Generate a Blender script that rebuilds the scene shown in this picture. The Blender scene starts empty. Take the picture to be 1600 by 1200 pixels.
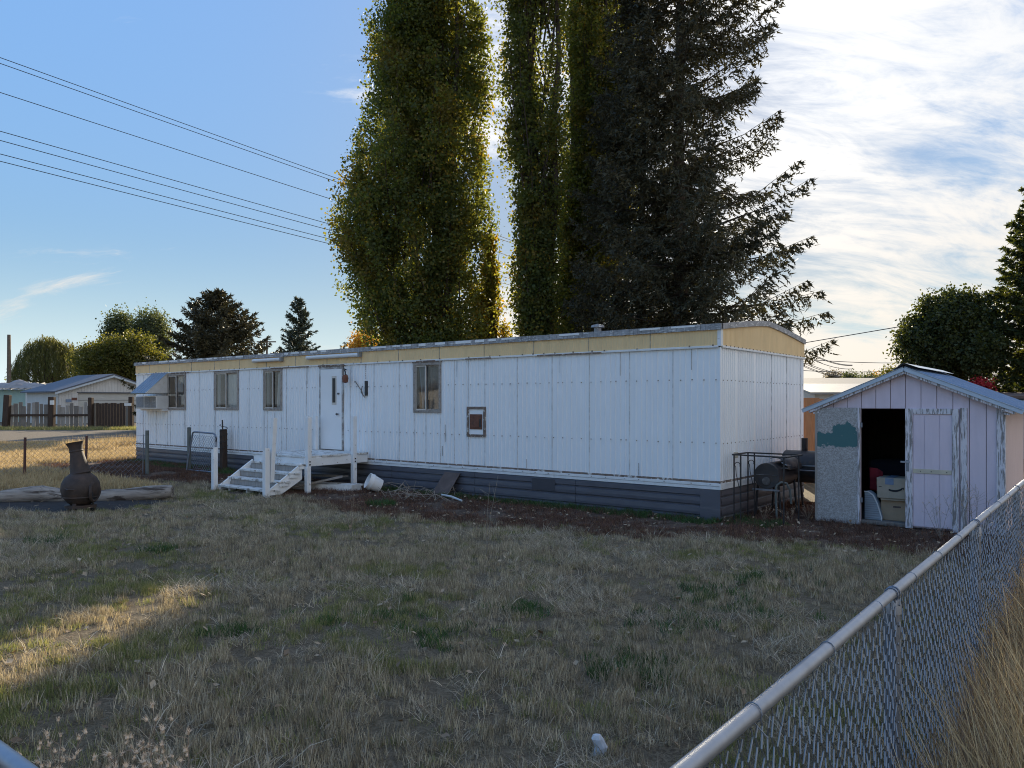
import bpy, bmesh, math, random
import numpy as np
from mathutils import Vector, Matrix, noise as mnoise
random.seed(7); RNG = np.random.default_rng(11)
R = math.radians
S = bpy.context.scene
COL = S.collection

# ------------------------------------------------------------------ camera, sky, sun, exposure
CAM_H, F, HOR = 1.87, 1200.0, 630.0          # eye height (m), focal length and horizon row in photo pixels
cd = bpy.data.cameras.new('camera'); cam = bpy.data.objects.new('camera', cd); COL.objects.link(cam)
cam.location = (0, 0, CAM_H); cam.rotation_euler = (R(90), 0, 0)
cd.sensor_fit = 'HORIZONTAL'; cd.sensor_width = 36; cd.lens = 27; cd.shift_y = 30/1600
cd.clip_start = .05; cd.clip_end = 3000
S.camera = cam
SUN_AZ, SUN_EL = R(11.2), R(20)               # azimuth clockwise from +Y
wd = bpy.data.worlds.new('World'); S.world = wd; wd.use_nodes = True
def build_world():
    nt = wd.node_tree; N = nt.nodes; L = nt.links
    for n in list(N): N.remove(n)
    out = N.new('ShaderNodeOutputWorld'); bg = N.new('ShaderNodeBackground'); bg.inputs[1].default_value = .11
    sky = N.new('ShaderNodeTexSky'); sky.sky_type = 'NISHITA'; sky.sun_disc = False
    sky.sun_elevation = SUN_EL; sky.sun_rotation = SUN_AZ; sky.altitude = 600; sky.air_density = 1.0; sky.dust_density = .3; sky.ozone_density = 2.0
    tc = N.new('ShaderNodeTexCoord')
    sep = N.new('ShaderNodeSeparateXYZ'); L.new(tc.outputs['Generated'], sep.inputs[0])
    def mth(op, a, b=None, c=None, clamp=False):
        n = N.new('ShaderNodeMath'); n.operation = op; n.use_clamp = clamp
        for i, v in enumerate((a, b, c)):
            if v is None: continue
            if isinstance(v, (int, float)): n.inputs[i].default_value = v
            else: L.new(v, n.inputs[i])
        return n.outputs[0]
    zc = mth('ADD', mth('MAXIMUM', sep.outputs[2], 0.0), .42)
    cmb = N.new('ShaderNodeCombineXYZ'); L.new(mth('DIVIDE', sep.outputs[0], zc), cmb.inputs[0]); L.new(mth('DIVIDE', sep.outputs[1], zc), cmb.inputs[1])
    def noise(rot, sc, scale, detail, rough, dist, off=0):
        mp = N.new('ShaderNodeMapping'); mp.inputs['Rotation'].default_value = (0, 0, rot); mp.inputs['Scale'].default_value = sc; mp.inputs['Location'].default_value = (off, off*.7, 0)
        L.new(cmb.outputs[0], mp.inputs[0])
        n = N.new('ShaderNodeTexNoise'); n.inputs['Scale'].default_value = scale; n.inputs['Detail'].default_value = detail
        n.inputs['Roughness'].default_value = rough; n.inputs['Distortion'].default_value = dist
        L.new(mp.outputs[0], n.inputs['Vector']); return n.outputs['Fac']
    fine = noise(R(-38), (.8, 2.1, 1), 3.2, 12, .64, .9, 3.1)
    wisp = noise(R(-62), (.9, 2.6, 1), 5.0, 10, .68, 1.8, 8.3)
    big = noise(R(-30), (1, 1.6, 1), 1.5, 3, .5, .6, 6.2)
    mr = N.new('ShaderNodeMapRange'); mr.inputs[1].default_value = -.34; mr.inputs[2].default_value = .36; mr.inputs[3].default_value = -.175; mr.inputs[4].default_value = .085
    mr.interpolation_type = 'SMOOTHSTEP'; L.new(sep.outputs[0], mr.inputs[0])
    low = N.new('ShaderNodeMapRange'); low.inputs[1].default_value = .05; low.inputs[2].default_value = .30; low.inputs[3].default_value = .07; low.inputs[4].default_value = 0; L.new(sep.outputs[2], low.inputs[0])
    v = mth('ADD', mth('ADD', mth('MULTIPLY', fine, .58), mth('ADD', mth('MULTIPLY', big, .62), mth('MULTIPLY', wisp, .28))), mr.outputs[0])
    ms = N.new('ShaderNodeMapRange'); ms.interpolation_type = 'SMOOTHSTEP'; ms.inputs[1].default_value = .655; ms.inputs[2].default_value = .885; L.new(v, ms.inputs[0])
    # clear air: flatten the range of the sky, lifting the zenith to brighten shaded sides, keep its blue
    lum = N.new('ShaderNodeVectorMath'); lum.operation = 'DOT_PRODUCT'; L.new(sky.outputs[0], lum.inputs[0]); lum.inputs[1].default_value = (.25, .6, .15)
    k = mth('MULTIPLY', mth('POWER', mth('DIVIDE', mth('MAXIMUM', lum.outputs['Value'], .05), 3.0), -.90), .80)
    fl = N.new('ShaderNodeVectorMath'); fl.operation = 'SCALE'; L.new(sky.outputs[0], fl.inputs[0]); L.new(k, fl.inputs['Scale'])
    hs = N.new('ShaderNodeHueSaturation'); hs.inputs['Saturation'].default_value = 1.12; L.new(fl.outputs[0], hs.inputs['Color'])
    hf = mth('POWER', mth('SUBTRACT', 1.0, mth('DIVIDE', mth('MAXIMUM', sep.outputs[2], 0.0), .22), None, True), 2.2)       # pale haze along the whole horizon
    hz = N.new('ShaderNodeMix'); hz.data_type = 'RGBA'; L.new(mth('MULTIPLY', hf, .9), hz.inputs[0]); L.new(hs.outputs[0], hz.inputs[6]); hz.inputs[7].default_value = (4.3, 5.2, 5.9, 1)
    # thin ice cloud scatters the low sun forward: brighter towards the sun
    sd = (math.sin(SUN_AZ)*math.cos(SUN_EL), math.cos(SUN_AZ)*math.cos(SUN_EL), math.sin(SUN_EL))
    dp = N.new('ShaderNodeVectorMath'); dp.operation = 'DOT_PRODUCT'; L.new(tc.outputs['Generated'], dp.inputs[0]); dp.inputs[1].default_value = sd
    glow = mth('ADD', mth('MULTIPLY', mth('POWER', mth('MAXIMUM', dp.outputs['Value'], 0.0), 14.0), 1.2), 4.35)
    wm = N.new('ShaderNodeMix'); wm.data_type = 'RGBA'; wr = N.new('ShaderNodeMapRange'); wr.inputs[1].default_value = .02; wr.inputs[2].default_value = .34; L.new(sep.outputs[2], wr.inputs[0]); L.new(wr.outputs[0], wm.inputs[0]); wm.inputs[6].default_value = (1, .90, .77, 1); wm.inputs[7].default_value = (.98, .975, .965, 1)     # low cloud is warmed by the longer path
    cc = N.new('ShaderNodeVectorMath'); cc.operation = 'SCALE'; L.new(wm.outputs[2], cc.inputs[0]); L.new(glow, cc.inputs['Scale'])
    mix = N.new('ShaderNodeMix'); mix.data_type = 'RGBA'
    L.new(mth('MULTIPLY', ms.outputs[0], .92), mix.inputs[0]); L.new(hz.outputs[2], mix.inputs[6]); L.new(cc.outputs[0], mix.inputs[7])
    L.new(mix.outputs[2], bg.inputs[0]); L.new(bg.outputs[0], out.inputs[0])
build_world()
sl = bpy.data.lights.new('sun', 'SUN'); sl.energy = 5; sl.angle = R(.8); sl.color = (1, .86, .64)
so = bpy.data.objects.new('sun', sl); COL.objects.link(so); so.location = (8, 40, 15)
so.rotation_euler = (R(90) - SUN_EL, 0, math.pi - SUN_AZ)
S.view_settings.view_transform = 'Standard'; S.view_settings.look = 'None'; S.view_settings.gamma = 1; S.view_settings.use_curve_mapping = False
S.view_settings.exposure = .98
S.render.engine = 'CYCLES'
S.cycles.use_denoising = True; S.cycles.denoiser = 'OPENIMAGEDENOISE'; S.cycles.denoising_input_passes = 'RGB_ALBEDO_NORMAL'; S.cycles.denoising_prefilter = 'NONE'; S.cycles.denoising_quality = 'HIGH'; S.cycles.filter_width = 1.05; S.cycles.max_bounces = 6; S.cycles.transparent_max_bounces = 12; S.cycles.diffuse_bounces = 3; S.cycles.caustics_reflective = False; S.cycles.caustics_refractive = False

# ------------------------------------------------------------------ frames: the lot is one rectangle, everything on it shares its axes
ROT = math.atan2(-.619, .7854)
C0 = Vector((3.285, 12.13, 0))                 # near corner of the mobile home; lot x runs along its long side, lot y away from the camera
AX = Vector((.7854, -.619, 0)); AY = Vector((.619, .7854, 0))
def sst(v, a=0., b=1.):
    t = min(1, max(0, (v-a)/(b-a))); return t*t*(3-2*t)
def gz(x, y):
    return .10*sst(y, 13, 21)*sst(-x, 1, 8) + .25*sst(y, 24, 46)
def lot(x, y, z=0): return C0 + AX*x + AY*y + Vector((0, 0, z))
def unlot(p):
    d = Vector((p[0], p[1], 0)) - C0; return d.dot(AX), d.dot(AY)
def at(px, py, D): return Vector(((px-800)/F*D, D, CAM_H + (HOR-py)/F*D))       # photo pixel at a known distance
def gnd(px, py):                                                                # photo pixel on the ground
    D = CAM_H*F/(py-HOR)
    for _ in range(8):
        x = (px-800)/F*D; D = (CAM_H-gz(x, D))*F/(py-HOR)
    return Vector(((px-800)/F*D, D, gz((px-800)/F*D, D)))
def wall_s(px, y=0.):                           # lot x where the column px meets the plane lot y
    r = (px-800)/F; a = C0 + AY*y
    return (r*a.y - a.x)/(AX.x - r*AX.y)
def wall_t(px, x=0.):
    r = (px-800)/F; a = C0 + AX*x
    return (r*a.y - a.x)/(AY.x - r*AY.y)
def wall_z(px, py, y=0.):
    return CAM_H + (HOR-py)/F*lot(wall_s(px, y), y).y

# ------------------------------------------------------------------ object helpers
OFF = {}
def tag(o, label, cat, group=None, kind=None):
    o['label'] = label
    if cat: o['category'] = cat
    if group: o['group'] = group
    if kind: o['kind'] = kind
    return o
def thing(name, label, cat, base=(0, 0, 0), is_lot=True, group=None):
    o = bpy.data.objects.new(name, None); COL.objects.link(o); o.empty_display_size = .2
    if is_lot: o.location = lot(*base); o.rotation_euler = (0, 0, ROT)
    else: o.location = base
    OFF[o] = Vector(base); tag(o, label, cat, group); return o
class MB:
    def __init__(s): s.v = []; s.f = []
    def add(s, vs, fs):
        n = len(s.v); s.v += [tuple(p) for p in vs]; s.f += [tuple(i+n for i in f) for f in fs]; return s
    def box(s, x0, x1, y0, y1, z0, z1, jit=0):
        x0, x1 = sorted((x0, x1)); y0, y1 = sorted((y0, y1)); z0, z1 = sorted((z0, z1))
        vs = [(x, y, z) for z in (z0, z1) for y in (y0, y1) for x in (x0, x1)]
        if jit: vs = [tuple(c+random.uniform(-jit, jit) for c in p) for p in vs]
        return s.add(vs, [(0, 2, 3, 1), (4, 5, 7, 6), (0, 1, 5, 4), (2, 6, 7, 3), (0, 4, 6, 2), (1, 3, 7, 5)])
    def beam(s, a, b, w, h, up=(0, 0, 1)):
        a = Vector(a); b = Vector(b); d = (b-a).normalized(); u = Vector(up)
        if abs(d.dot(u)) > .98: u = Vector((0, 1, 0))
        sx = d.cross(u).normalized()*w/2; sz = sx.cross(d).normalized()*h/2
        vs = [p+i*sx+j*sz for p in (a, b) for i, j in ((-1, -1), (1, -1), (1, 1), (-1, 1))]
        return s.add(vs, [(3, 2, 1, 0), (4, 5, 6, 7), (0, 1, 5, 4), (1, 2, 6, 5), (2, 3, 7, 6), (3, 0, 4, 7)])
    def tube(s, pts, r, n=6, cap=True):
        pts = [Vector(p) for p in pts]; m = len(pts); rs = r if isinstance(r, (list, tuple)) else [r]*m
        vs = []; t0 = (pts[1]-pts[0]).normalized(); u = Vector((0, 0, 1)) if abs(t0.z) < .9 else Vector((1, 0, 0))
        u = (u - t0*u.dot(t0)).normalized()
        for i, p in enumerate(pts):
            t = (pts[min(i+1, m-1)]-pts[max(i-1, 0)]).normalized()
            u = u - t*u.dot(t); u = u.normalized() if u.length > 1e-6 else t.orthogonal().normalized(); w = t.cross(u)
            vs += [p + (u*math.cos(2*math.pi*k/n)+w*math.sin(2*math.pi*k/n))*rs[i] for k in range(n)]
        fs = [(i*n+k, i*n+(k+1) % n, (i+1)*n+(k+1) % n, (i+1)*n+k) for i in range(m-1) for k in range(n)]
        if cap: fs += [tuple(reversed(range(n))), tuple((m-1)*n+k for k in range(n))]
        return s.add(vs, fs)
    def lathe(s, prof, c=(0, 0, 0), n=24, tilt=None):
        vs = []; c = Vector(c)
        for r, z in prof:
            for k in range(n):
                p = Vector((r*math.cos(2*math.pi*k/n), r*math.sin(2*math.pi*k/n), z))
                if tilt: p = tilt @ p
                vs.append(c+p)
        m = len(prof)
        fs = [(i*n+k, i*n+(k+1) % n, (i+1)*n+(k+1) % n, (i+1)*n+k) for i in range(m-1) for k in range(n)]
        if prof[0][0] > 1e-5: fs.append(tuple(reversed(range(n))))
        if prof[-1][0] > 1e-5: fs.append(tuple((m-1)*n+k for k in range(n)))
        return s.add(vs, fs)
    def prism(s, poly, d):                       # poly: 3D outline, d: extrusion vector
        d = Vector(d); n = len(poly); a = [Vector(p) for p in poly]
        return s.add(a+[p+d for p in a], [tuple(reversed(range(n))), tuple(range(n, 2*n))]+[(i, (i+1) % n, n+(i+1) % n, n+i) for i in range(n)])
    def build(s, name, mat, parent=None, bevel=0, smooth=False, label=None, kind=None, fix=True):
        me = bpy.data.meshes.new(name); o = bpy.data.objects.new(name, me); COL.objects.link(o)
        root = parent
        while root is not None and root.parent is not None: root = root.parent
        off = OFF.get(root, Vector((0, 0, 0))) if root is not None else Vector((0, 0, 0))
        me.from_pydata([tuple(Vector(p)-off) for p in s.v], [], s.f); me.validate()
        if fix:
            bm = bmesh.new(); bm.from_mesh(me); bmesh.ops.recalc_face_normals(bm, faces=bm.faces); bm.to_mesh(me); bm.free()
        me.materials.append(mat)
        if smooth:
            for p in me.polygons: p.use_smooth = True
            md = o.modifiers.new('wn', 'EDGE_SPLIT'); md.split_angle = R(40)
        if bevel:
            md = o.modifiers.new('bevel', 'BEVEL'); md.width = bevel; md.segments = 1; md.limit_method = 'ANGLE'
        if parent is not None: o.parent = parent
        if label: o['label'] = label
        if kind: o['kind'] = kind
        return o
def bx(name, mat, parent, x0, x1, y0, y1, z0, z1, bevel=0, jit=0): return MB().box(x0, x1, y0, y1, z0, z1, jit).build(name, mat, parent, bevel)
def mesh_np(name, V, Fc, mat, rnd=None, parent=None, smooth=False):
    V = np.asarray(V, dtype=np.float32); Fc = np.asarray(Fc, dtype=np.int32); k = Fc.shape[1]
    me = bpy.data.meshes.new(name); me.vertices.add(len(V)); me.vertices.foreach_set('co', V.ravel())
    me.loops.add(Fc.size); me.loops.foreach_set('vertex_index', Fc.ravel()); me.polygons.add(len(Fc))
    me.polygons.foreach_set('loop_start', np.arange(0, Fc.size, k, dtype=np.int32)); me.update(calc_edges=True)
    if rnd is not None:
        a = me.attributes.new('rnd', 'FLOAT', 'POINT'); a.data.foreach_set('value', np.asarray(rnd, dtype=np.float32))
    me.materials.append(mat); o = bpy.data.objects.new(name, me)
    if parent is not False:
        COL.objects.link(o)
        if parent is not None: o.parent = parent
    return o

# ------------------------------------------------------------------ materials
def newmat(name):
    m = bpy.data.materials.new(name); m.use_nodes = True; nt = m.node_tree
    return m, nt, nt.nodes, nt.links, nt.nodes['Principled BSDF']
def ramp(N, L, fac, stops):
    r = N.new('ShaderNodeValToRGB'); e = r.color_ramp.elements
    while len(e) < len(stops): e.new(.5)
    for el, (p, c) in zip(e, stops): el.position = p; el.color = (*c, 1) if len(c) == 3 else c
    L.new(fac, r.inputs[0]); return r.outputs[0]
def tnoise(N, L, scale, detail=4, rough=.55, stretch=(1, 1, 1), dist=0, coord='Object'):
    tc = N.new('ShaderNodeTexCoord'); mp = N.new('ShaderNodeMapping'); mp.inputs['Scale'].default_value = stretch; L.new(tc.outputs[coord], mp.inputs[0])
    n = N.new('ShaderNodeTexNoise'); n.inputs['Scale'].default_value = scale; n.inputs['Detail'].default_value = detail; n.inputs['Roughness'].default_value = rough; n.inputs['Distortion'].default_value = dist
    L.new(mp.outputs[0], n.inputs['Vector']); return n.outputs['Fac']
def mixc(N, L, fac, a, b):
    m = N.new('ShaderNodeMix'); m.data_type = 'RGBA'
    for i, v in ((0, fac), (6, a), (7, b)):
        if hasattr(v, 'is_linked'): L.new(v, m.inputs[i])
        elif isinstance(v, (int, float)): m.inputs[i].default_value = v
        else: m.inputs[i].default_value = (*v, 1)
    return m.outputs[2]
def sc3(c, k): return tuple(min(1, x*k) for x in c)
def M(name, col, rough=.7, var=.18, scale=6, stretch=(1, 1, 1), bump=0, bscale=60, bstretch=None, metal=0, spec=.35, wear=None, wscale=3, wstretch=(1, 1, 1), wlo=.55, whi=.68, wear2=None):
    m, nt, N, L, P = newmat(name)
    c = ramp(N, L, tnoise(N, L, scale, 5, .6, stretch), [(.3, sc3(col, 1-var)), (.7, sc3(col, 1+var))])
    if wear:
        f = ramp(N, L, tnoise(N, L, wscale, 8, .65, wstretch, .3), [(wlo, (0, 0, 0)), (whi, (1, 1, 1))]); c = mixc(N, L, f, c, wear)
    if wear2:
        wc, ws, wst, lo, hi = wear2
        f = ramp(N, L, tnoise(N, L, ws, 8, .65, wst, .4), [(lo, (0, 0, 0)), (hi, (1, 1, 1))]); c = mixc(N, L, f, c, wc)
    L.new(c, P.inputs['Base Color']); P.inputs['Roughness'].default_value = rough; P.inputs['Metallic'].default_value = metal; P.inputs['Specular IOR Level'].default_value = spec
    if bump:
        b = N.new('ShaderNodeBump'); b.inputs['Strength'].default_value = bump; b.inputs['Distance'].default_value = .01
        L.new(tnoise(N, L, bscale, 4, .6, bstretch or stretch), b.inputs['Height']); L.new(b.outputs[0], P.inputs['Normal'])
    return m
def leafmat(name, stops, trans=.45, tcol=(.35, .38, .05), rough=.55, zone=None, objrand=0):
    m, nt, N, L, P = newmat(name)
    a = N.new('ShaderNodeAttribute'); a.attribute_name = 'rnd'
    c = ramp(N, L, a.outputs['Fac'], stops)
    if zone:
        zc, zs, lo, hi = zone; f = ramp(N, L, tnoise(N, L, zs, 2, .5), [(lo, (0, 0, 0)), (hi, (1, 1, 1))]); c = mixc(N, L, f, c, zc)
    if objrand:
        oi = N.new('ShaderNodeObjectInfo'); mr = N.new('ShaderNodeMapRange'); mr.inputs[3].default_value = 1-objrand; mr.inputs[4].default_value = 1+objrand; L.new(oi.outputs['Random'], mr.inputs[0])
        vm = N.new('ShaderNodeVectorMath'); vm.operation = 'SCALE'; L.new(c, vm.inputs[0]); L.new(mr.outputs[0], vm.inputs['Scale']); c = vm.outputs[0]
    L.new(c, P.inputs['Base Color']); P.inputs['Roughness'].default_value = rough; P.inputs['Specular IOR Level'].default_value = .3
    if trans:
        t = N.new('ShaderNodeBsdfTranslucent'); vm = N.new('ShaderNodeVectorMath'); vm.operation = 'MULTIPLY'; L.new(c, vm.inputs[0]); vm.inputs[1].default_value = tcol
        L.new(vm.outputs[0], t.inputs[0]); ms = N.new('ShaderNodeMixShader'); ms.inputs[0].default_value = trans
        L.new(P.outputs[0], ms.inputs[1]); L.new(t.outputs[0], ms.inputs[2]); L.new(ms.outputs[0], N['Material Output'].inputs[0])
    return m
def glassmat(name, tint=(.75, .8, .8), dirt=.18):
    m, nt, N, L, P = newmat(name)
    tr = N.new('ShaderNodeBsdfTransparent'); tr.inputs[0].default_value = (*tint, 1)
    gl = N.new('ShaderNodeBsdfGlossy'); gl.inputs['Roughness'].default_value = .03
    df = N.new('ShaderNodeBsdfDiffuse'); df.inputs[0].default_value = (.42, .40, .37, 1)
    fr = N.new('ShaderNodeFresnel'); fr.inputs[0].default_value = 1.55
    mx = N.new('ShaderNodeMath'); mx.operation = 'MULTIPLY_ADD'; mx.inputs[1].default_value = 1.1; mx.inputs[2].default_value = .0; L.new(fr.outputs[0], mx.inputs[0])
    a = N.new('ShaderNodeMixShader'); L.new(mx.outputs[0], a.inputs[0]); L.new(tr.outputs[0], a.inputs[1]); L.new(gl.outputs[0], a.inputs[2])
    f = ramp(N, L, tnoise(N, L, 5, 6, .65, (3, 3, .8)), [(.35, (dirt*.3,)*3), (.75, (min(1, dirt*2.2),)*3)])
    b = N.new('ShaderNodeMixShader'); L.new(f, b.inputs[0]); L.new(a.outputs[0], b.inputs[1]); L.new(df.outputs[0], b.inputs[2])
    L.new(b.outputs[0], N['Material Output'].inputs[0]); return m
def groundmat():
    m, nt, N, L, P = newmat('dry_ground')
    base = ramp(N, L, tnoise(N, L, .9, 8, .65), [(.3, (.060, .046, .032)), (.5, (.105, .082, .056)), (.72, (.085, .078, .045))])
    straw = ramp(N, L, tnoise(N, L, 28, 6, .7, (1, 1, 1), 1.5), [(.42, (0, 0, 0)), (.62, (1, 1, 1))])
    c = mixc(N, L, straw, base, (.20, .165, .115))
    L.new(c, P.inputs['Base Color']); P.inputs['Roughness'].default_value = .95; P.inputs['Specular IOR Level'].default_value = .1
    b = N.new('ShaderNodeBump'); b.inputs['Strength'].default_value = .9; b.inputs['Distance'].default_value = .03; L.new(tnoise(N, L, 18, 8, .7), b.inputs['Height']); L.new(b.outputs[0], P.inputs['Normal'])
    return m
MW = dict(
 ground=groundmat(),
 soil=M('red_brown_soil', (.095, .066, .05), .95, .35, 5, bump=.8, bscale=25, spec=.1, wear=(.26, .21, .16), wscale=9),
 gravel=M('gravel', (.16, .135, .105), .95, .25, 14, bump=.8, bscale=70, spec=.15),
 ash=M('ash_soil', (.048, .046, .046), .95, .3, 8, bump=.6, bscale=40, spec=.1),
 white=M('white_siding', (.85, .865, .875), .42, .03, 2.2, (2, 2, .5), spec=.4, wear=(.72, .725, .70), wscale=4, wstretch=(5, 5, .35), wlo=.58, whi=.9, bump=.10, bscale=2.2, bstretch=(1, 1, .6), wear2=((.56, .53, .47), 2.6, (4, 4, .28), .70, .86)),
 trimw=M('white_trim_metal', (.74, .75, .75), .5, .08, 8, wear=(.36, .27, .2), wscale=9, wstretch=(1, 1, 2), wlo=.66, whi=.72),
 joint=M('siding_joint', (.60, .605, .605), .7, .3, 9, wear=(.74, .75, .75), wscale=4, wlo=.5, whi=.62),
 seam=M('dirty_seam', (.30, .275, .255), .8, .4, 12, wear=(.55, .55, .54), wscale=5, wlo=.5, whi=.6),
 rustline=M('rusty_edge', (.20, .15, .12), .85, .4, 14, wear=(.60, .58, .54), wscale=12, wlo=.55, whi=.62),
 tan=M('tan_fascia', (.80, .58, .31), .55, .07, 3, (2, 2, .6), wear=(.66, .60, .50), wscale=5, wlo=.68, whi=.76),
 roof=M('weathered_roof_metal', (.30, .30, .31), .6, .3, 7, metal=.3, wear=(.62, .62, .61), wscale=10, wstretch=(1, 1, 4), wlo=.55, whi=.62),
 skirt=M('slate_skirting', (.085, .09, .112), .45, .14, 2, (1, 1, 3), spec=.5, wear=(.16, .165, .18), wscale=3, wstretch=(.4, .4, 5), wlo=.55, whi=.8),
 skirtd=M('dark_skirting_patch', (.045, .048, .062), .5, .15, 3, spec=.5),
 frame=M('weathered_window_frame', (.34, .30, .265), .6, .25, 14, metal=.2, wear=(.17, .12, .10), wscale=20),
 sash=M('window_sash', (.58, .54, .49), .5, .12, 10, metal=.2),
 glass=glassmat('dirty_glass', (.93, .95, .95), .04), 
 glassd=glassmat('hazy_glass', (.75, .72, .68), .14),
 curtain=M('curtain', (.86, .85, .82), .9, .1, 4, (6, 6, .4)),
 brownin=M('brown_interior', (.16, .10, .065), .8, .3, 3),
 door=M('white_door', (.83, .83, .83), .42, .03, 2, wear=(.55, .46, .30), wscale=2.3, wstretch=(1, 1, .7), wlo=.66, whi=.85),
 black=M('black_iron', (.018, .018, .02), .5, .3, 12, spec=.5, wear=(.05, .035, .028), wscale=8),
 smoker=M('sooty_steel', (.038, .038, .042), .5, .3, 6, spec=.5, wear=(.085, .055, .04), wscale=5, wlo=.52, whi=.7),
 drum=M('grey_drum_steel', (.12, .12, .125), .45, .3, 7, metal=.35, wear=(.30, .30, .31), wscale=6, wlo=.55, whi=.7),
 rust=M('rust_panel', (.17, .075, .05), .85, .3, 7, wear=(.09, .05, .04), wscale=6, bump=.2),
 rustplate=M('brown_sheet', (.115, .085, .075), .75, .2, 5, wear=(.17, .12, .10), wscale=5),
 awning=M('awning_metal', (.20, .27, .36), .4, .1, 4, metal=.35, spec=.5),
 acwhite=M('appliance_white', (.66, .66, .64), .5, .08, 6, wear=(.45, .38, .28), wscale=5, wlo=.62, whi=.75),
 grille=M('grey_grille', (.23, .24, .25), .6, .2, 30),
 paint=M('chipped_white_paint', (.80, .81, .81), .6, .05, 5, wear=(.30, .26, .21), wscale=9, wstretch=(1, 1, 1), wlo=.64, whi=.70, bump=.25, bscale=30),
 paintworn=M('worn_white_tread', (.66, .65, .62), .75, .12, 6, wear=(.25, .21, .17), wscale=7, wlo=.52, whi=.62, bump=.3, bscale=30),
 oldwood=M('grey_weathered_wood', (.21, .19, .17), .9, .25, 6, (6, 6, .5), bump=.4, bscale=30, spec=.1),
 oldwoodb=M('silver_weathered_wood', (.34, .315, .29), .9, .22, 6, (6, 6, .5), bump=.4, bscale=30, spec=.1),
 darkwood=M('dark_brown_wood', (.075, .055, .045), .9, .3, 6, (6, 6, .5), bump=.4, bscale=30, spec=.1),
 cedar=M('cedar_fence', (.36, .19, .10), .85, .2, 6, (6, 6, .5)),
 log=M('bleached_log', (.30, .27, .24), .9, .35, 4, (.5, 6, 6), bump=.9, bscale=9, bstretch=(.35, 5, 5), spec=.1, wear=(.075, .062, .055), wscale=2.2, wstretch=(.5, 5, 5), wlo=.52, whi=.6),
 iron=M('rusty_cast_iron', (.052, .040, .036), .7, .25, 9, bump=.25, bscale=50, wear=(.085, .055, .042), wscale=6, wlo=.5, whi=.7),
 galv=M('galvanised_steel', (.33, .355, .40), .5, .12, 12, metal=.8, spec=.5),
 galvd=M('dull_galvanised', (.22, .245, .29), .45, .15, 12, metal=.6),
 wire=M('galvanised_wire', (.22, .245, .28), .5, .15, 20, metal=.45),
 greenpost=M('grey_green_post', (.13, .15, .145), .6, .2, 9),
 rustpost=M('brown_steel_post', (.10, .05, .045), .8, .2, 9),
 bucket=M('white_plastic', (.80, .80, .79), .5, .04, 5, wear=(.58, .54, .47), wscale=5, wlo=.6, whi=.75),
 plaster=M('white_rubble', (.62, .62, .60), .9, .12, 10, bump=.5, bscale=30),
 twig=M('pale_twigs', (.28, .24, .195), .9, .2, 12),
 weed=M('dry_weed', (.27, .20, .145), .9, .25, 12),
 lilac=M('lilac_siding', (.68, .58, .64), .75, .05, 3, (4, 4, .7), bump=.12, bscale=60, bstretch=(6, 6, .5), wear=(.56, .52, .56), wscale=4, wlo=.6, whi=.8),
 pink=M('pink_siding', (.60, .48, .47), .75, .06, 4, (6, 6, .5)),
 trimshed=M('peeling_trim', (.66, .63, .66), .85, .1, 6, wear=(.25, .23, .22), wscale=16, wstretch=(3, 3, .3), wlo=.49, whi=.56, bump=.4, bscale=25),
 bluemetal=M('blue_grey_metal_roof', (.20, .265, .36), .42, .12, 4, metal=.4, spec=.5),
 rake=M('pale_blue_rake', (.45, .53, .62), .45, .06, 5, metal=.2),
 card=M('cardboard', (.40, .29, .19), .9, .1, 6),
 card2=M('pale_cardboard', (.46, .38, .29), .9, .1, 6),
 tape=M('blue_tape', (.20, .26, .36), .6, .1, 8),
 ink=M('black_print', (.03, .03, .035), .8, .1, 8),
 red=M('dark_red_cloth', (.22, .02, .03), .9, .25, 6),
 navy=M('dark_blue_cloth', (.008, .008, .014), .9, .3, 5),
 plastic=M('grey_blue_plastic', (.34, .40, .46), .5, .08, 6),
 batten=M('yellowed_batten', (.55, .49, .38), .8, .1, 10),
 mint=M('mint_siding', (.36, .50, .46), .7, .06, 2),
 tan_house=M('tan_house_siding', (.55, .43, .31), .75, .06, 3),
 cream=M('cream_garage', (.62, .60, .57), .75, .06, 2, (3, 3, .5)),
 garage=M('pale_blue_garage_boards', (.56, .58, .60), .8, .1, 3, (4, 4, .4), wear=(.36, .37, .38), wscale=4, wstretch=(5, 5, .5), wlo=.56, whi=.7),
 gdoor=M('grey_garage_door', (.45, .47, .47), .7, .06, 2),
 rooflt=M('pale_metal_roof', (.38, .36, .33), .5, .1, 3, metal=.25),
 roofbl=M('slate_roof', (.10, .115, .15), .6, .15, 5),
 roofgr=M('grey_shingle', (.22, .205, .19), .8, .15, 6),
 roofbr=M('brown_flat_roof', (.14, .10, .085), .8, .15, 4),
 tarp=M('grey_tarp', (.27, .26, .26), .7, .2, 3),
 sign=M('white_card_sign', (.75, .75, .73), .6, .04, 6),
 bark=M('brown_bark', (.085, .066, .052), .95, .35, 5, (4, 4, .5), bump=.8, bscale=14, spec=.1),
 polewood=M('utility_pole_wood', (.15, .115, .09), .9, .2, 6),
 cable=M('black_cable', (.035, .038, .045), .6, .1, 6),
 vinyl=M('white_vinyl', (.70, .70, .69), .6, .05, 4),
 clearp=M('crumpled_clear_plastic', (.50, .54, .60), .2, .15, 30, spec=.6),
)
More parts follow.
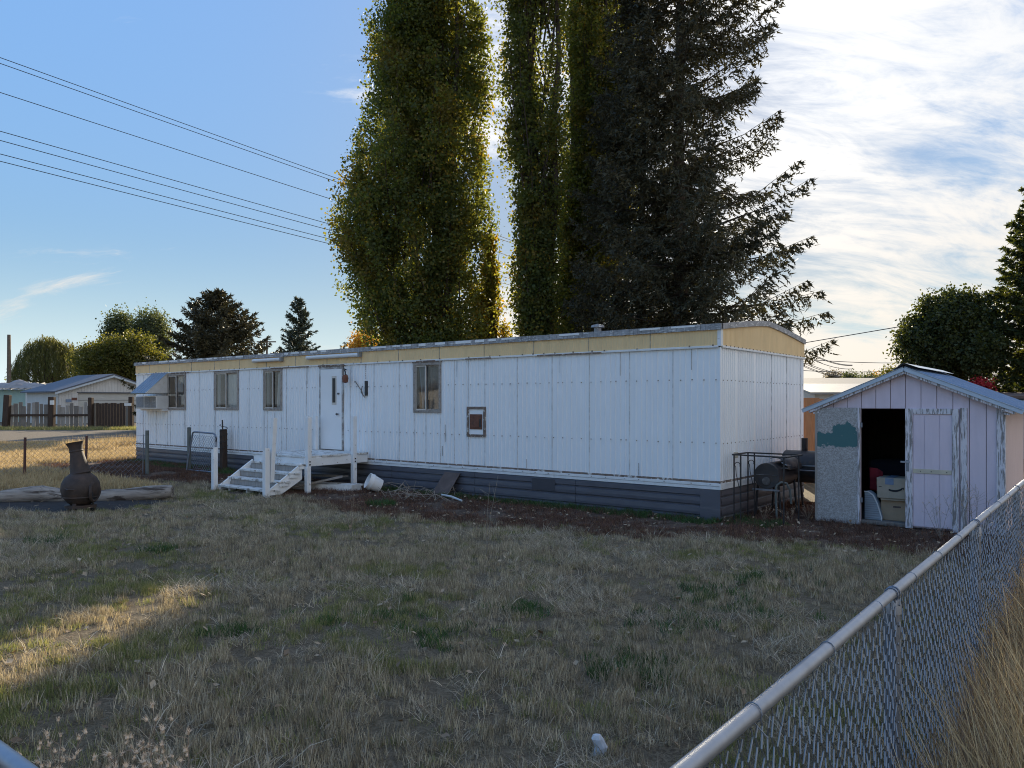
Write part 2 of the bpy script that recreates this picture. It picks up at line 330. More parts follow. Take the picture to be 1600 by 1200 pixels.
LM = dict(
 poplar=leafmat('poplar_leaf', [(0, (.060, .080, .030)), (.6, (.105, .130, .042)), (.9, (.15, .155, .045)), (1, (.21, .16, .04))], .5, (2.6, 2.2, .7), zone=((.17, .125, .035), .5, .58, .76)),
 gold=leafmat('golden_leaf', [(0, (.09, .13, .03)), (.55, (.17, .18, .04)), (1, (.28, .20, .03))], .5, (2.6, 1.9, .6)),
 yellow=leafmat('yellow_leaf', [(0, (.36, .22, .03)), (1, (.52, .32, .04))], .45, (1.6, 1.3, .8)),
 spruce=leafmat('spruce_needle', [(0, (.040, .040, .024)), (.6, (.068, .064, .036)), (1, (.115, .10, .055))], .12, (1.5, 1.4, .6)),
 bluespruce=leafmat('blue_green_needle', [(0, (.035, .046, .036)), (1, (.075, .09, .065))], .15, (1.4, 1.4, .8)),
 maple=leafmat('maple_leaf', [(0, (.030, .042, .018)), (.7, (.058, .072, .026)), (1, (.10, .105, .032))], .3, (2.2, 2.0, .6)),
 olive=leafmat('olive_leaf', [(0, (.055, .065, .020)), (.6, (.10, .105, .030)), (1, (.17, .15, .04))], .45, (2.0, 1.8, .6)),
 willow=leafmat('willow_leaf', [(0, (.06, .07, .026)), (.7, (.11, .115, .04)), (1, (.18, .16, .06))], .45, (1.9, 1.7, .7)),
 cotton=leafmat('cottonwood_leaf', [(0, (.05, .07, .04)), (1, (.12, .135, .07))], .4, (1.8, 1.7, .8)),
 far=leafmat('far_leaf', [(0, (.08, .075, .045)), (1, (.19, .15, .08))], .4, (1.6, 1.4, .8)),
 redbush=leafmat('red_leaf', [(0, (.35, .02, .03)), (1, (.55, .05, .06))], .3, (1.5, 1, 1)),
 straw=leafmat('straw_blade', [(0, (.17, .145, .105)), (.5, (.37, .315, .235)), (1, (.66, .58, .46))], .3, (1.3, 1.15, .7), objrand=.28),
 grassmix=leafmat('fading_grass_blade', [(0, (.11, .14, .055)), (.4, (.20, .205, .095)), (1, (.42, .36, .23))], .35, (1.5, 1.5, .6), objrand=.28),
 green=leafmat('green_blade', [(0, (.028, .065, .024)), (1, (.075, .135, .048))], .3, (1.4, 1.6, .6), objrand=.25),
 redweed=leafmat('red_brown_weed', [(0, (.065, .040, .032)), (.6, (.14, .075, .054)), (1, (.27, .165, .11))], .25, (1.3, 1, .7), objrand=.3),
 brownweed=leafmat('brown_weed', [(0, (.13, .095, .065)), (.6, (.25, .185, .125)), (1, (.40, .31, .22))], .25, (1.3, 1.1, .8), objrand=.3),
 golden=leafmat('golden_tall_grass', [(0, (.30, .22, .12)), (.5, (.48, .37, .215)), (1, (.66, .54, .35))], .3, (1.2, 1.1, .8), objrand=.2),
 litter=leafmat('fallen_leaf', [(0, (.15, .10, .06)), (.5, (.28, .20, .125)), (1, (.46, .37, .26))], .15, (1.2, 1.1, .8)),
)

# ------------------------------------------------------------------ ground, road, soil
def patch(name, pts, mat, lift, n=26, jag=0.):
    """a ground-hugging sheet inside the closed outline pts (world xy)"""
    c = Vector((sum(p[0] for p in pts)/len(pts), sum(p[1] for p in pts)/len(pts)))
    ring = []
    for i in range(len(pts)):
        a = Vector(pts[i][:2]); b = Vector(pts[(i+1) % len(pts)][:2]); k = max(1, int((b-a).length/.25)) if jag else max(1, int((b-a).length/2))
        for j in range(k):
            p = a.lerp(b, j/k)
            if jag: p = p + (p-c).normalized()*jag*mnoise.noise((p.x*1.7, p.y*1.7, 3))
            ring.append(p)
    m = MB(); rings = 8
    vs = [(c.x, c.y, gz(c.x, c.y)+lift)]
    for r in range(1, rings+1):
        for p in ring: q = c.lerp(p, r/rings); vs.append((q.x, q.y, gz(q.x, q.y)+lift))
    n = len(ring); fs = [(0, 1+k, 1+(k+1) % n) for k in range(n)]
    for r in range(rings-1): fs += [(1+r*n+k, 1+(r+1)*n+k, 1+(r+1)*n+(k+1) % n, 1+r*n+(k+1) % n) for k in range(n)]
    m.add(vs, fs); o = m.build(name, mat); o['kind'] = 'structure'; return o
def ground():
    n = 170; u = np.linspace(-1, 1, n); w = 900*np.sign(u)*np.abs(u)**3.2
    X, Y = np.meshgrid(w-2, w+10)
    sm = lambda v, a, b: (lambda t: t*t*(3-2*t))(np.clip((v-a)/(b-a), 0, 1))
    Z = .10*sm(Y, 13, 21)*sm(-X, 1, 8) + .25*sm(Y, 24, 46)
    V = np.stack([X, Y, Z], -1).reshape(-1, 3); i = np.arange(n*n).reshape(n, n)
    Fc = np.stack([i[:-1, :-1], i[:-1, 1:], i[1:, 1:], i[1:, :-1]], -1).reshape(-1, 4)
    o = mesh_np('ground', V, Fc, MW['ground']); o['kind'] = 'structure'
ground()
patch('soil_strip', [lot(.6, -1.0), lot(3.6, -.9), lot(4.2, .9), lot(2.4, 1.2), lot(.8, 3.6), lot(-.1, .5), lot(-13.5, .3), lot(-19.3, .3), lot(-18.8, -3.1), lot(-13.5, -3.6), lot(-8, -2.6), lot(-3.5, -2.1)], MW['soil'], .004, jag=.5)
patch('gravel_road', [(-60, 33), (-14, 33.5), (10, 36), (12, 44.5), (-60, 44)], MW['gravel'], .006)
patch('ash_ground', [gnd(5, 799), gnd(95, 802), gnd(200, 795), gnd(262, 784), gnd(215, 779), gnd(70, 778), gnd(-40, 782)], MW['ash'], .008, jag=.3)

# ------------------------------------------------------------------ mobile home
HOME = thing('mobile_home', 'long white corrugated single-wide mobile home with tan fascia and slate skirting', 'mobile home', (-9.5, 2.05, 0))
LEN, WID = 19.1, 4.1
ZW0, ZW1, ZF1, ZE = .635, 2.755, 3.035, 3.125
def ribs(a, b, z0, z1, plane, flip=1, pitch=.1013, d=.013, zf=None):
    """vertical-rib sheet from a to b (lot x on the front, lot y on the end); zf gives a sloping top"""
    pr = [(a, 0)]; k = math.ceil(a/pitch-1e-6)*pitch
    while k < b-.03:
        for o, h in ((.004, 0), (.011, 1), (.022, 1), (.029, 0)):
            if a < k+o < b: pr.append((k+o, h))
        k += pitch
    pr.append((b, 0)); m = MB(); n = len(pr); vs = []
    for z in (0, 1):
        for t, h in pr:
            zz = (z1 if zf is None else zf(t)) if z else z0
            vs.append((t, plane-flip*h*d, zz) if PL == 'x' else (plane+flip*h*d, t, zz))
    m.add(vs, [(i, i+1, n+i+1, n+i) for i in range(n-1)]); return m
def roofz(y): u = abs(y-WID/2)/(WID/2); return ZE + .20*(1-(u**1.25))
WINS = []                                        # x0, x1, z0, z1, kind
for px0, px1, py0, py1, kd in ((262, 290.5, 585, 639.5, 'a'), (336, 372.5, 581, 639.5, 'b'), (413, 440.5, 578, 640, 'c'), (648, 688.5, 568, 643.5, 'd')):
    xa, xb = wall_s(px0), wall_s(px1); WINS.append((xa, xb, wall_z((px0+px1)/2, py1), wall_z((px0+px1)/2, py0), kd))
DX0, DX1, DZ0, DZ1 = wall_s(501), wall_s(536.5), .775, wall_z(518, 575)
HX0, HX1, HZ0, HZ1 = wall_s(732), wall_s(758), wall_z(745, 681), wall_z(745, 637)
AX0, AX1 = wall_s(230), wall_s(264); AZ0, AZ1 = wall_z(247, 639), wall_z(247, 618.5)
holes = [(w[0], w[1], w[2], w[3]) for w in WINS] + [(DX0, DX1, ZW0, DZ1), (HX0, HX1, HZ0, HZ1)]
def home():
    global PL
    seams = [-.81*k for k in range(0, 24)] + [-LEN]
    cuts = sorted(set([round(s, 4) for s in seams] + [round(h[i], 4) for h in holes for i in (0, 1)]))
    PL = 'x'
    for a, b in zip(cuts[:-1], cuts[1:]):
        mid = (a+b)/2; hs = [h for h in holes if h[0]-1e-3 < mid < h[1]+1e-3]
        spans = [(ZW0, ZW1)]
        if hs: spans = [(ZW0, hs[0][2]), (hs[0][3], ZW1)]
        for z0, z1 in spans:
            if z1-z0 > .02: ribs(a, b, z0, z1, 0).build('siding_panel', MW['white'], HOME, fix=False)
    for s in cuts[1:-1]:                          # dirty joints between the sheets
        hs = [h for h in holes if h[0]-.01 < s < h[1]+.01]
        spans = [(ZW0, ZW1)]
        if hs: spans = [(ZW0, hs[0][2]-.03), (hs[0][3]+.03, ZW1)]
        for z0, z1 in spans:
            if z1-z0 > .1: bx('seam_strip', MW['joint'], HOME, s-.0035, s+.0035, -.0145, .004, z0, z1)
    PL = 'y'
    ec = [0, .66, 1.47, 2.28, 3.09, 3.9, WID]
    for a, b in zip(ec[:-1], ec[1:]): ribs(a, b, ZW0, ZW1, 0, pitch=.081).build('siding_panel', MW['white'], HOME, fix=False)
    for s in ec[3:-1]: bx('seam_strip', MW['joint'], HOME, -.004, .0145, s-.0035, s+.0035, ZW0, ZW1)
    MB().box(-.012, .013, -.013, .016, ZW0, ZW1).build('corner_trim', MW['white'], HOME, .004)
    # the sides that face away: plain sheets
    PL = 'x'; ribs(-LEN, 0, ZW0, ZW1+.3, WID, -1, .405).build('back_siding', MW['white'], HOME)
    PL = 'y'; ribs(0, WID, ZW0, ZW1+.3, -LEN, -1, .2).build('far_end_siding', MW['white'], HOME)
    bx('floor', MW['brownin'], HOME, -LEN+.02, -.02, .02, WID-.02, ZW0-.05, ZW0)
    bx('inner_wall', MW['brownin'], HOME, -LEN+.02, -.02, 1.75, 1.80, ZW0, ZW1+.2)
    # screw rows
    m = MB()
    def screw(x, y, z, fr):
        r = .009
        m.box(x-r, x+r, -.0185, -.0105, z-r, z+r) if fr else m.box(.0105, .0185, y-r, y+r, z-r, z+r)
    for z in (1.24, 2.245):
        s = -.06
        while s > -LEN:
            if not any(h[0]-.03 < s < h[1]+.03 and h[2]-.03 < z < h[3]+.03 for h in holes): screw(s, 0, z+random.uniform(-.006, .006), 1)
            s -= .2026 if random.random() < .93 else .1013
    for z in (1.23, 2.235):
        t = .1
        while t < WID: screw(0, t, z+random.uniform(-.005, .005), 0); t += .162
    m.build('screw_row', MW['seam'], HOME, kind='stuff')
    # fascia: ribbed tan sheets, white drip strip under them
    PL = 'x'; fc = [0]
    while fc[-1] > -LEN: fc.append(max(-LEN, fc[-1]-1.215))
    for b, a in zip(fc[:-1], fc[1:]):
        ribs(a, b, ZW1+.03, ZF1, -.022, pitch=.0506, d=.005).build('fascia_panel', MW['tan'], HOME, fix=False)
        if a > -LEN: bx('seam_strip', MW['seam'], HOME, a-.003, a+.003, -.031, -.02, ZW1+.03, ZF1)
    PL = 'y'; ribs(0, WID, ZW1+.03, ZF1, .022, pitch=.0506, d=.006, zf=lambda y: roofz(y)-.075).build('fascia_panel', MW['tan'], HOME, fix=False)
    bx('fascia_corner', MW['trimw'], HOME, -.03, .03, -.032, .05, ZW1+.02, ZF1+.02)
    bx('drip_strip', MW['trimw'], HOME, -LEN, -.02, -.040, -.004, ZW1-.006, ZW1+.030, .004)
    bx('drip_strip', MW['trimw'], HOME, -.02, .040, .03, WID+.01, ZW1-.006, ZW1+.030, .004)
    m = MB(); s = -.1
    while s > -LEN:
        if random.random() < .8: m.box(s-.012, s+.012, -.048, -.038, ZW1+.022, ZW1+.045)
        s -= random.choice((.25, .4, .55))
    for k in range(24): m.box(.038, .046, .15+k*.165, .17+k*.165, ZW1+.024, ZW1+.042)
    m.build('fascia_screw', MW['rustline'], HOME, kind='stuff')
    s = -.9
    while s > -LEN+1:                              # lengths of peeling, rusted edge
        l = random.uniform(.3, 1.6)
        if random.random() < .6: bx('rust_edge', MW['rustline'], HOME, s-l, s, -.043, -.037, ZW1-.012, ZW1+.012)
        s -= l+random.uniform(.2, 1.2)
    # roof: bowed metal skin with a crimped edge
    m = MB(); ys = [-.05]+[WID*i/14 for i in range(15)]+[WID+.05]; xs = [-LEN-.04]+[-LEN+k*LEN/40 for k in range(1, 40)]+[.05]
    vs = [(x, y, roofz(min(WID, max(0, y)))+.006*mnoise.noise((x*2, y*2, 0))) for x in xs for y in ys]; n = len(ys)
    m.add(vs, [(i*n+j, (i+1)*n+j, (i+1)*n+j+1, i*n+j+1) for i in range(len(xs)-1) for j in range(n-1)]); m.build('roof', MW['roof'], HOME, smooth=True)
    m = MB()
    for i, (a, b) in enumerate(zip(xs[:-1], xs[1:])):  # wavy crimped edge on the long side
        k = 6
        for j in range(k):
            x0 = a+(b-a)*j/k; x1 = a+(b-a)*(j+1)/k; o = .006*random.random()
            m.box(x0, x1-.004, -.056-o, -.030, ZF1-.004*random.random(), ZE+.004)
    m.build('roof_edge', MW['roof'], HOME)
    m = MB(); st = 30
    for j in range(st):
        y0, y1 = WID*j/st-.02, WID*(j+1)/st-.02
        m.add([(x, y, z) for x in (.022, .056) for y, z in ((y0, roofz(max(0, y0))-.085), (y1, roofz(y1)-.085), (y1, roofz(y1)+.006), (y0, roofz(max(0, y0))+.006))],
              [(0, 1, 2, 3), (7, 6, 5, 4), (0, 4, 5, 1), (3, 2, 6, 7)])
    m.build('roof_edge', MW['roof'], HOME)
    m = MB(); s = -.4
    while s > -LEN:                                # patches of old white sealant along the edge
        l = random.uniform(.1, .5)
        if random.random() < .7: m.box(s-l, s, -.066, -.058, ZE-.03-random.random()*.03, ZE-.004)
        s -= l+random.uniform(.05, .3)
    m.build('sealant', MW['trimw'], HOME, kind='stuff')
    # bottom: rusty line, white strip, dark skirting
    for x0, x1, y0, y1 in ((-LEN, -.0, -.014, .03), (-.03, .016, .03, WID)):
        bx('rust_edge', MW['rustline'], HOME, x0, x1, y0, y1, .600, ZW0+.002)
    n = 6
    for k in range(n):
        a, b = -LEN*(k+1)/n, -LEN*k/n
        bx('bottom_strip', MW['trimw'], HOME, a+.004, b-.004, -.030, .0, .555, .601, .003)
        bx('bottom_strip', MW['trimw'], HOME, a+.003, b-.003, -.022, .0, .500, .551, .003)
    bx('bottom_strip', MW['trimw'], HOME, .0, .028, -.03, WID, .50, .599, .003)
    m = MB(); s = -.15
    while s > -LEN: m.box(s-.008, s+.008, -.038, -.03, .572, .588); s -= random.uniform(.25, .5)
    m.build('strip_screw', MW['seam'], HOME, kind='stuff')
    prof = [(.5, .0), (.478, -.012), (.40, -.012), (.385, .012), (.372, .012), (.357, -.012), (.30, -.016), (.25, -.012), (.235, .012), (.222, .012), (.207, -.012), (.13, -.016), (.09, -.012), (.075, .012), (.062, .012), (.047, -.012), (-.12, -.012)]
    k = -.32; w = 2.4
    while k > -LEN:
        a = max(-LEN, k-w); m = MB(); vs = [(x, y+.0, z) for x in (a+.003, k-.003) for z, y in prof]; n = len(prof)
        m.add(vs, [(i, n+i, n+i+1, i+1) for i in range(n-1)]); m.build('skirting_panel', MW['skirt'], HOME); k -= w
    x1 = wall_s(868); x0 = wall_s(832); bx('skirting_panel', MW['skirtd'], HOME, x0, x1, -.022, -.016, .27, .47)
    bx('skirting_corner', MW['skirt'], HOME, -.33, .012, -.02, .006, -.1, .498, .004)
    k = .02
    while k < WID:
        b = min(WID, k+2.0); m = MB(); vs = [(-y+.0, t, z) for t in (k+.003, b-.003) for z, y in prof]; n = len(prof)
        m.add(vs, [(i, n+i, n+i+1, i+1) for i in range(n-1)]); m.build('skirting_panel', MW['skirt'], HOME); k += 2.0
    bx('back_skirting', MW['skirt'], HOME, -LEN, 0, WID-.01, WID, -.1, ZW0); bx('far_skirting', MW['skirt'], HOME, -LEN, -LEN+.01, .02, WID, -.1, ZW0)
    # windows
    for x0, x1, z0, z1, kd in WINS:
        w = MB(); t = .035
        w.box(x0-.02, x0+t, -.028, .05, z0-.02, z1+.02).box(x1-t, x1+.02, -.028, .05, z0-.02, z1+.02).box(x0+t, x1-t, -.028, .05, z0-.02, z0+t).box(x0+t, x1-t, -.028, .05, z1-t, z1+.02)
        wo = w.build('window', MW['frame'], HOME, .003)
        xm = x0+(x1-x0)*(.48 if kd != 'd' else .43)
        def sash(a, b, y, mat, gl):
            q = MB(); q.box(a, a+.026, y, y+.02, z0+t, z1-t).box(b-.026, b, y, y+.02, z0+t, z1-t).box(a+.026, b-.026, y, y+.02, z0+t, z0+t+.026).box(a+.026, b-.026, y, y+.02, z1-t-.026, z1-t)
            q.build('sash', mat, wo); MB().add([(a+.024, y+.01, z0+t+.024), (b-.024, y+.01, z0+t+.024), (b-.024, y+.01, z1-t-.024), (a+.024, y+.01, z1-t-.024)], [(0, 1, 2, 3)]).build('pane', gl, wo)
        sash(x0+t, xm+.02, -.012, MW['sash'], MW['glass']); sash(xm-.01, x1-t, .012, MW['frame'], MW['glassd'] if kd in 'ad' else MW['glass'])
        bx('top_flashing', MW['rustline'], wo, x0-.05, x1+.04, -.034, -.006, z1+.022, z1+.04)
        # curtain folds
        def curtain(a, b, y, lean=0, mat=MW['curtain']):
            m = MB(); n = 18; vs = []
            for z in (z0, z1):
                for i in range(n+1): f = i/n; vs.append((a+(b-a)*f+(lean if z == z0 else 0)*(1-f), y+.025*math.sin(i*1.9), z))
            m.add(vs, [(i, i+1, n+2+i, n+1+i) for i in range(n)]); m.build('curtain', mat, wo, smooth=True)
        if kd == 'b': curtain(xm-.04, x1-.02, .075, -.10); curtain(x0+.02, x0+.14, .075)
        if kd == 'd': curtain(x0+.04, x0+.30, .085, .12, MW['plastic']); curtain(xm+.06, x1, .085, 0, MW['tarp'])
        if kd == 'c': curtain(x0+.02, x0+.10, .075); curtain(x1-.26, x1-.02, .085, -.08)
        if kd == 'a': bx('shade', MW['curtain'], wo, x0+.05, xm, .2, .21, z0+.5*(z1-z0), z1)
    # awning and air conditioner on the far-left bedroom window
    ax1 = WINS[0][0]+.02; ax0 = ax1-.82; az1 = WINS[0][3]+.06; az0 = az1-.62
    aw = MB(); nr = 5
    prof = []
    for i in range(nr+1):
        x = ax0+(ax1-ax0)*i/nr; prof += [(x, 0), (x+.012, .022), (x+.034, .022), (x+.046, 0)]
    n = len(prof); vs = [(x, -.03, az1+h) for x, h in prof]+[(x, -.72, az0+h) for x, h in prof]
    aw.add(vs, [(i, i+1, n+i+1, n+i) for i in range(n-1)]); ao = aw.build('awning', MW['awning'], HOME)
    MB().add([(ax1+.03, -.03, az1-.01), (ax1+.03, -.70, az0-.01), (ax1+.03, -.03, az0-.02)], [(0, 1, 2)]).build('side_panel', MW['acwhite'], ao)
    MB().beam((ax0, -.72, az0), (ax1+.046, -.72, az0), .02, .03).build('edge_bar', MW['greenpost'], ao)
    MB().beam((ax1+.02, -.70, az0), (ax1+.02, 0, az0), .02, .025).build('support_arm', MW['greenpost'], ao)
    ac = bx('air_conditioner', MW['acwhite'], HOME, AX0+.02, AX1-.03, -.36, .02, AZ0, AZ1, .012)
    xm = AX0+.42*(AX1-AX0)
    bx('side_grille', MW['grille'], ac, AX0+.06, xm-.04, -.366, -.352, AZ0+.04, AZ1-.04)
    for i in range(2):
        a = xm+.02+i*(AX1-.06-xm)/2; b = a+(AX1-.06-xm)/2-.03; g = bx('front_grille', MW['grille'], ac, a, b, -.368, -.35, AZ0+.04, AZ1-.04)
        for k in range(7): bx('louvre', MW['seam'], g, a, b, -.374, -.367, AZ0+.05+k*.042, AZ0+.058+k*.042)
    bx('drain_shelf', MW['trimw'], HOME, AX0-.02, AX1, -.2, .0, AZ0-.05, AZ0-.006)
    # door
    d = bx('door', MW['door'], HOME, DX0+.03, DX1-.03, -.03, .02, DZ0+.01, DZ1-.03, .006)
    w = MB(); w.box(DX0-.02, DX0+.028, -.026, .03, DZ0-.05, DZ1+.03).box(DX1-.028, DX1+.02, -.026, .03, DZ0-.05, DZ1+.03).box(DX0+.028, DX1-.028, -.026, .03, DZ1-.028, DZ1+.03)
    w.build('door_frame', MW['seam'], HOME); bx('door_flashing', MW['rustline'], HOME, DX0-.05, DX1+.08, -.042, -.004, DZ1+.032, DZ1+.075)
    bx('threshold', MW['rustline'], HOME, DX0-.02, DX1+.02, -.05, .0, DZ0-.05, DZ0)
    lx0 = wall_s(521); lx1 = wall_s(526.5); lz0, lz1 = wall_z(523, 631), wall_z(523, 589)
    g = bx('door_window', MW['sash'], d, lx0-.02, lx1+.02, -.038, -.028, lz0-.02, lz1+.02, .003); bx('pane', MW['black'], g, lx0+.012, lx1-.012, -.042, -.036, lz0+.03, lz1-.03)
    kx = wall_s(530.5); kz = wall_z(530, 647)
    MB().lathe([(.0, 0), (.012, .0), (.012, .03), (.03, .045), (.03, .06), (.018, .075), (0, .078)], (kx, -.03, kz), 12, Matrix.Rotation(R(90), 3, 'X')).build('door_knob', MW['drum'], d, smooth=True)
    kz2 = wall_z(531, 615); bx('deadbolt', MW['drum'], d, kx-.035, kx+.035, -.05, -.028, kz2-.02, kz2+.02, .006); bx('strike_plate', MW['seam'], HOME, DX1-.012, DX1+.03, -.034, -.02, kz2-.13, kz2+.08)
    # hanging porch lamp, open cable box
    lx, lz = wall_s(548), wall_z(548, 588)
    l = MB().lathe([(0, .03), (.05, .03), (.075, -.05), (.06, -.14), (0, -.16)], (lx, -.16, lz), 12).build('porch_lamp', MW['rust'], HOME, smooth=True)
    MB().tube([(lx-.16, -.01, lz+.16), (lx-.12, -.10, lz+.17), (lx, -.16, lz+.1), (lx, -.16, lz+.03)], .016, 6).build('lamp_arm', MW['black'], l); MB().tube([(lx-.14, -.015, lz+.05), (lx-.06, -.11, lz+.0), (lx+.03, -.15, lz-.02)], .009, 5).build('lamp_wire', MW['black'], l)
    cx, cz = wall_s(573), wall_z(573, 607)
    b = bx('junction_box', MW['black'], HOME, cx-.03, cx+.045, -.04, .0, cz-.16, cz+.17, .004)
    MB().tube([(cx-.38, -.03, cz+.15), (cx-.34, -.05, cz+.17), (cx-.28, -.06, cz+.12), (cx-.12, -.05, cz-.05), (cx-.06, -.06, cz-.14), (cx-.01, -.05, cz-.20)], .011, 6).build('bent_bracket', MW['oldwood'], b)
    MB().tube([(cx-.10, -.045, cz+.05), (cx-.13, -.055, cz-.08), (cx-.05, -.05, cz-.17)], .008, 5).build('loose_wire', MW['black'], b)
    for k in range(9): bx('paint_chip', MW['seam'], HOME, cx-.02-.008*(k % 3), cx-.008-.008*(k % 3), -.0175, -.0135, cz+.22+k*.05, cz+.25+k*.05)
    for s, l, z in ((wall_s(430), .28, wall_z(430, 662)), (wall_s(696.5), .35, wall_z(696, 690)), (wall_s(692), .2, wall_z(692, 712))):
        bx('rust_streak', MW['seam'], HOME, s-.006, s+.006, -.0175, -.0135, z, z+l)
    rs = random.Random(17)
    for k in range(26):                            # short dirt runs below the drip strip and above the bottom edge
        s_ = -rs.uniform(.3, LEN-.5); l = rs.uniform(.08, .42); w_ = rs.uniform(.0025, .006); top = k % 3 != 0
        if any(h[0]-.05 < s_ < h[1]+.05 for h in holes): continue
        bx('dirt_run', MW['joint'] if k % 2 else MW['seam'], HOME, s_-w_, s_+w_, -.0168, -.0136, (ZW1-.01-l) if top else ZW0+.01, (ZW1-.01) if top else ZW0+.01+l*.6)
    # service hatch with rusted inner plate
    h = MB(); h.box(HX0-.02, HX0+.03, -.03, .03, HZ0-.02, HZ1+.02).box(HX1-.03, HX1+.02, -.03, .03, HZ0-.02, HZ1+.02).box(HX0+.03, HX1-.03, -.03, .03, HZ0-.02, HZ0+.03).box(HX0+.03, HX1-.03, -.03, .03, HZ1-.03, HZ1+.02)
    ho = h.build('service_hatch', MW['rustline'], HOME, .003)
    bx('hatch_panel', MW['white'], ho, HX0+.03, HX1-.03, -.012, .0, HZ0+.03, HZ1-.03)
    bx('rusted_plate', MW['rust'], ho, HX0+.05, HX1-.06, -.024, -.012, HZ0+.13, HZ1-.13, .004); bx('rusted_plate', MW['rust'], ho, HX0+.08, HX1-.14, -.034, -.024, HZ0+.16, HZ1-.17, .004)
    bx('slot', MW['black'], ho, HX1-.13, HX1-.09, -.030, -.024, HZ0+.18, HZ1-.22)
    # tube lamps on the fascia, meter box on the end, roof vent
    for pa, pb, py in ((400, 443, 563), (484, 565, 557)):
        a, b = wall_s(pa), wall_s(pb); z = wall_z((pa+pb)/2, py)
        q = MB().tube([(a, -.085, z), (b, -.085, z)], .045, 10).build('tube_lamp', MW['vinyl'], HOME, smooth=True); bx('lamp_cap', MW['grille'], q, b-.01, b+.05, -.12, -.03, z-.05, z+.05)
    bx('outlet_box', MW['batten'], HOME, .01, .06, .52, .60, .98, 1.07, .004)
    vx = wall_s(925, .7); MB().lathe([(.07, 0), (.07, .1), (.13, .1), (.12, .14), (0, .17)], (vx, .9, roofz(.9)-.02), 14).build('roof_vent', MW['roof'], HOME, smooth=True)
home()

# ------------------------------------------------------------------ porch steps
def porch():
    t = thing('porch_steps', 'chipped white wooden porch with four open steps below the door', 'porch steps', (-9.2, -1.3, 0))
    g = .06; X0, X1 = -10.1, -8.27
    zs = (.14, .295, .45, .61); ys = (-2.62, -2.38, -2.14, -1.90)
    for i, (z, y) in enumerate(zip(zs, ys)):
        a = X0 + (.0, .04, .1, .2)[i]
        for k in range(2): bx('tread', MW['paintworn'], t, a-.03, X1+.05-(.0 if k else .03), y+k*.135, y+.128+k*.135, z-.038, z, .005, .004)
        for xa in (a+.35, a+1.0): bx('riser_block', MW['paint'], t, xa, xa+.04, y+.05, y+.20, z-.155, z-.038)
        bx('riser', MW['oldwoodb'], t, a, X1-.02, y+.262, y+.275, z, z+.115, .003, .004)  # darker wood puts the shade under each tread into the riser colour
    for x in (X0+.03, X1-.045):
        MB().prism([(x, -2.62, .04), (x, -2.62, .12), (x, -1.80, .64), (x, -1.80, .30), (x, -2.32, .02)], (.04, 0, 0)).build('stringer', MW['paint'], t, .004)
        for i, (z, y) in enumerate(zip(zs, ys)): bx('cleat', MW['paint'], t, x+.041, x+.07, y+.02, y+.22, z-.10, z-.040)
    for k in range(12):
        y = -1.76+k*.142; bx('deck_board', MW['paintworn'], t, X0-.02+random.uniform(-.03, .02), X1+.03+random.uniform(-.02, .02), y, y+.134, .735, .772, .004, .003)
    bx('side_beam', MW['paint'], t, X1-.02, X1+.025, -1.76, -.06, .555, .733, .005); bx('side_beam', MW['paint'], t, X0, X0+.04, -1.74, -.06, .57, .733, .005)
    bx('front_beam', MW['paint'], t, X0+.042, X1-.022, -1.75, -1.71, .60, .733, .005); bx('ledger', MW['paint'], t, X0+.042, X1-.022, -.10, -.06, .60, .733, .005)
    def post(x, y, z0, z1, w=.085, lean=(0, 0), slant=0):
        m = MB(); dx, dy = lean
        vs = [(x+i*w/2, y+j*w/2, z0) for i, j in ((-1, -1), (1, -1), (1, 1), (-1, 1))]+[(x+dx+i*w/2, y+dy+j*w/2, z1+(slant*i)) for i, j in ((-1, -1), (1, -1), (1, 1), (-1, 1))]
        m.add(vs, [(3, 2, 1, 0), (4, 5, 6, 7), (0, 1, 5, 4), (1, 2, 6, 5), (2, 3, 7, 6), (3, 0, 4, 7)]); return m.build('post', MW['paint'], t, .006)
    post(X0-.03, -2.66, .0, .90, .10, slant=.04); post(X1+.02, -2.67, -.02, .95, .105, slant=.04); post(X1+.02, -2.555, .3, 1.58, .09, (.06, .03))
    post(X1+.075, -1.72, 0, .56, .10); post(X1+.07, -1.70, .562, 1.585, .10); post(X1+.075, -.50, .0, .56, .10); post(X1+.07, -.50, .562, 1.585, .10)
    post(X0+.06, -.34, .773, 1.575, .09); post(X0+.19, -.20, .773, 1.57, .085); post(X0+.06, -1.62, 0, .57, .1)
    for x, y, z in ((X1+.123, -1.70, .66), (X1+.123, -1.70, .60), (X1+.123, -.5, .66), (X1+.123, -.5, .6)): bx('bolt', MW['black'], t, x-.005, x+.006, y-.014, y+.014, z-.014, z+.014)
porch()
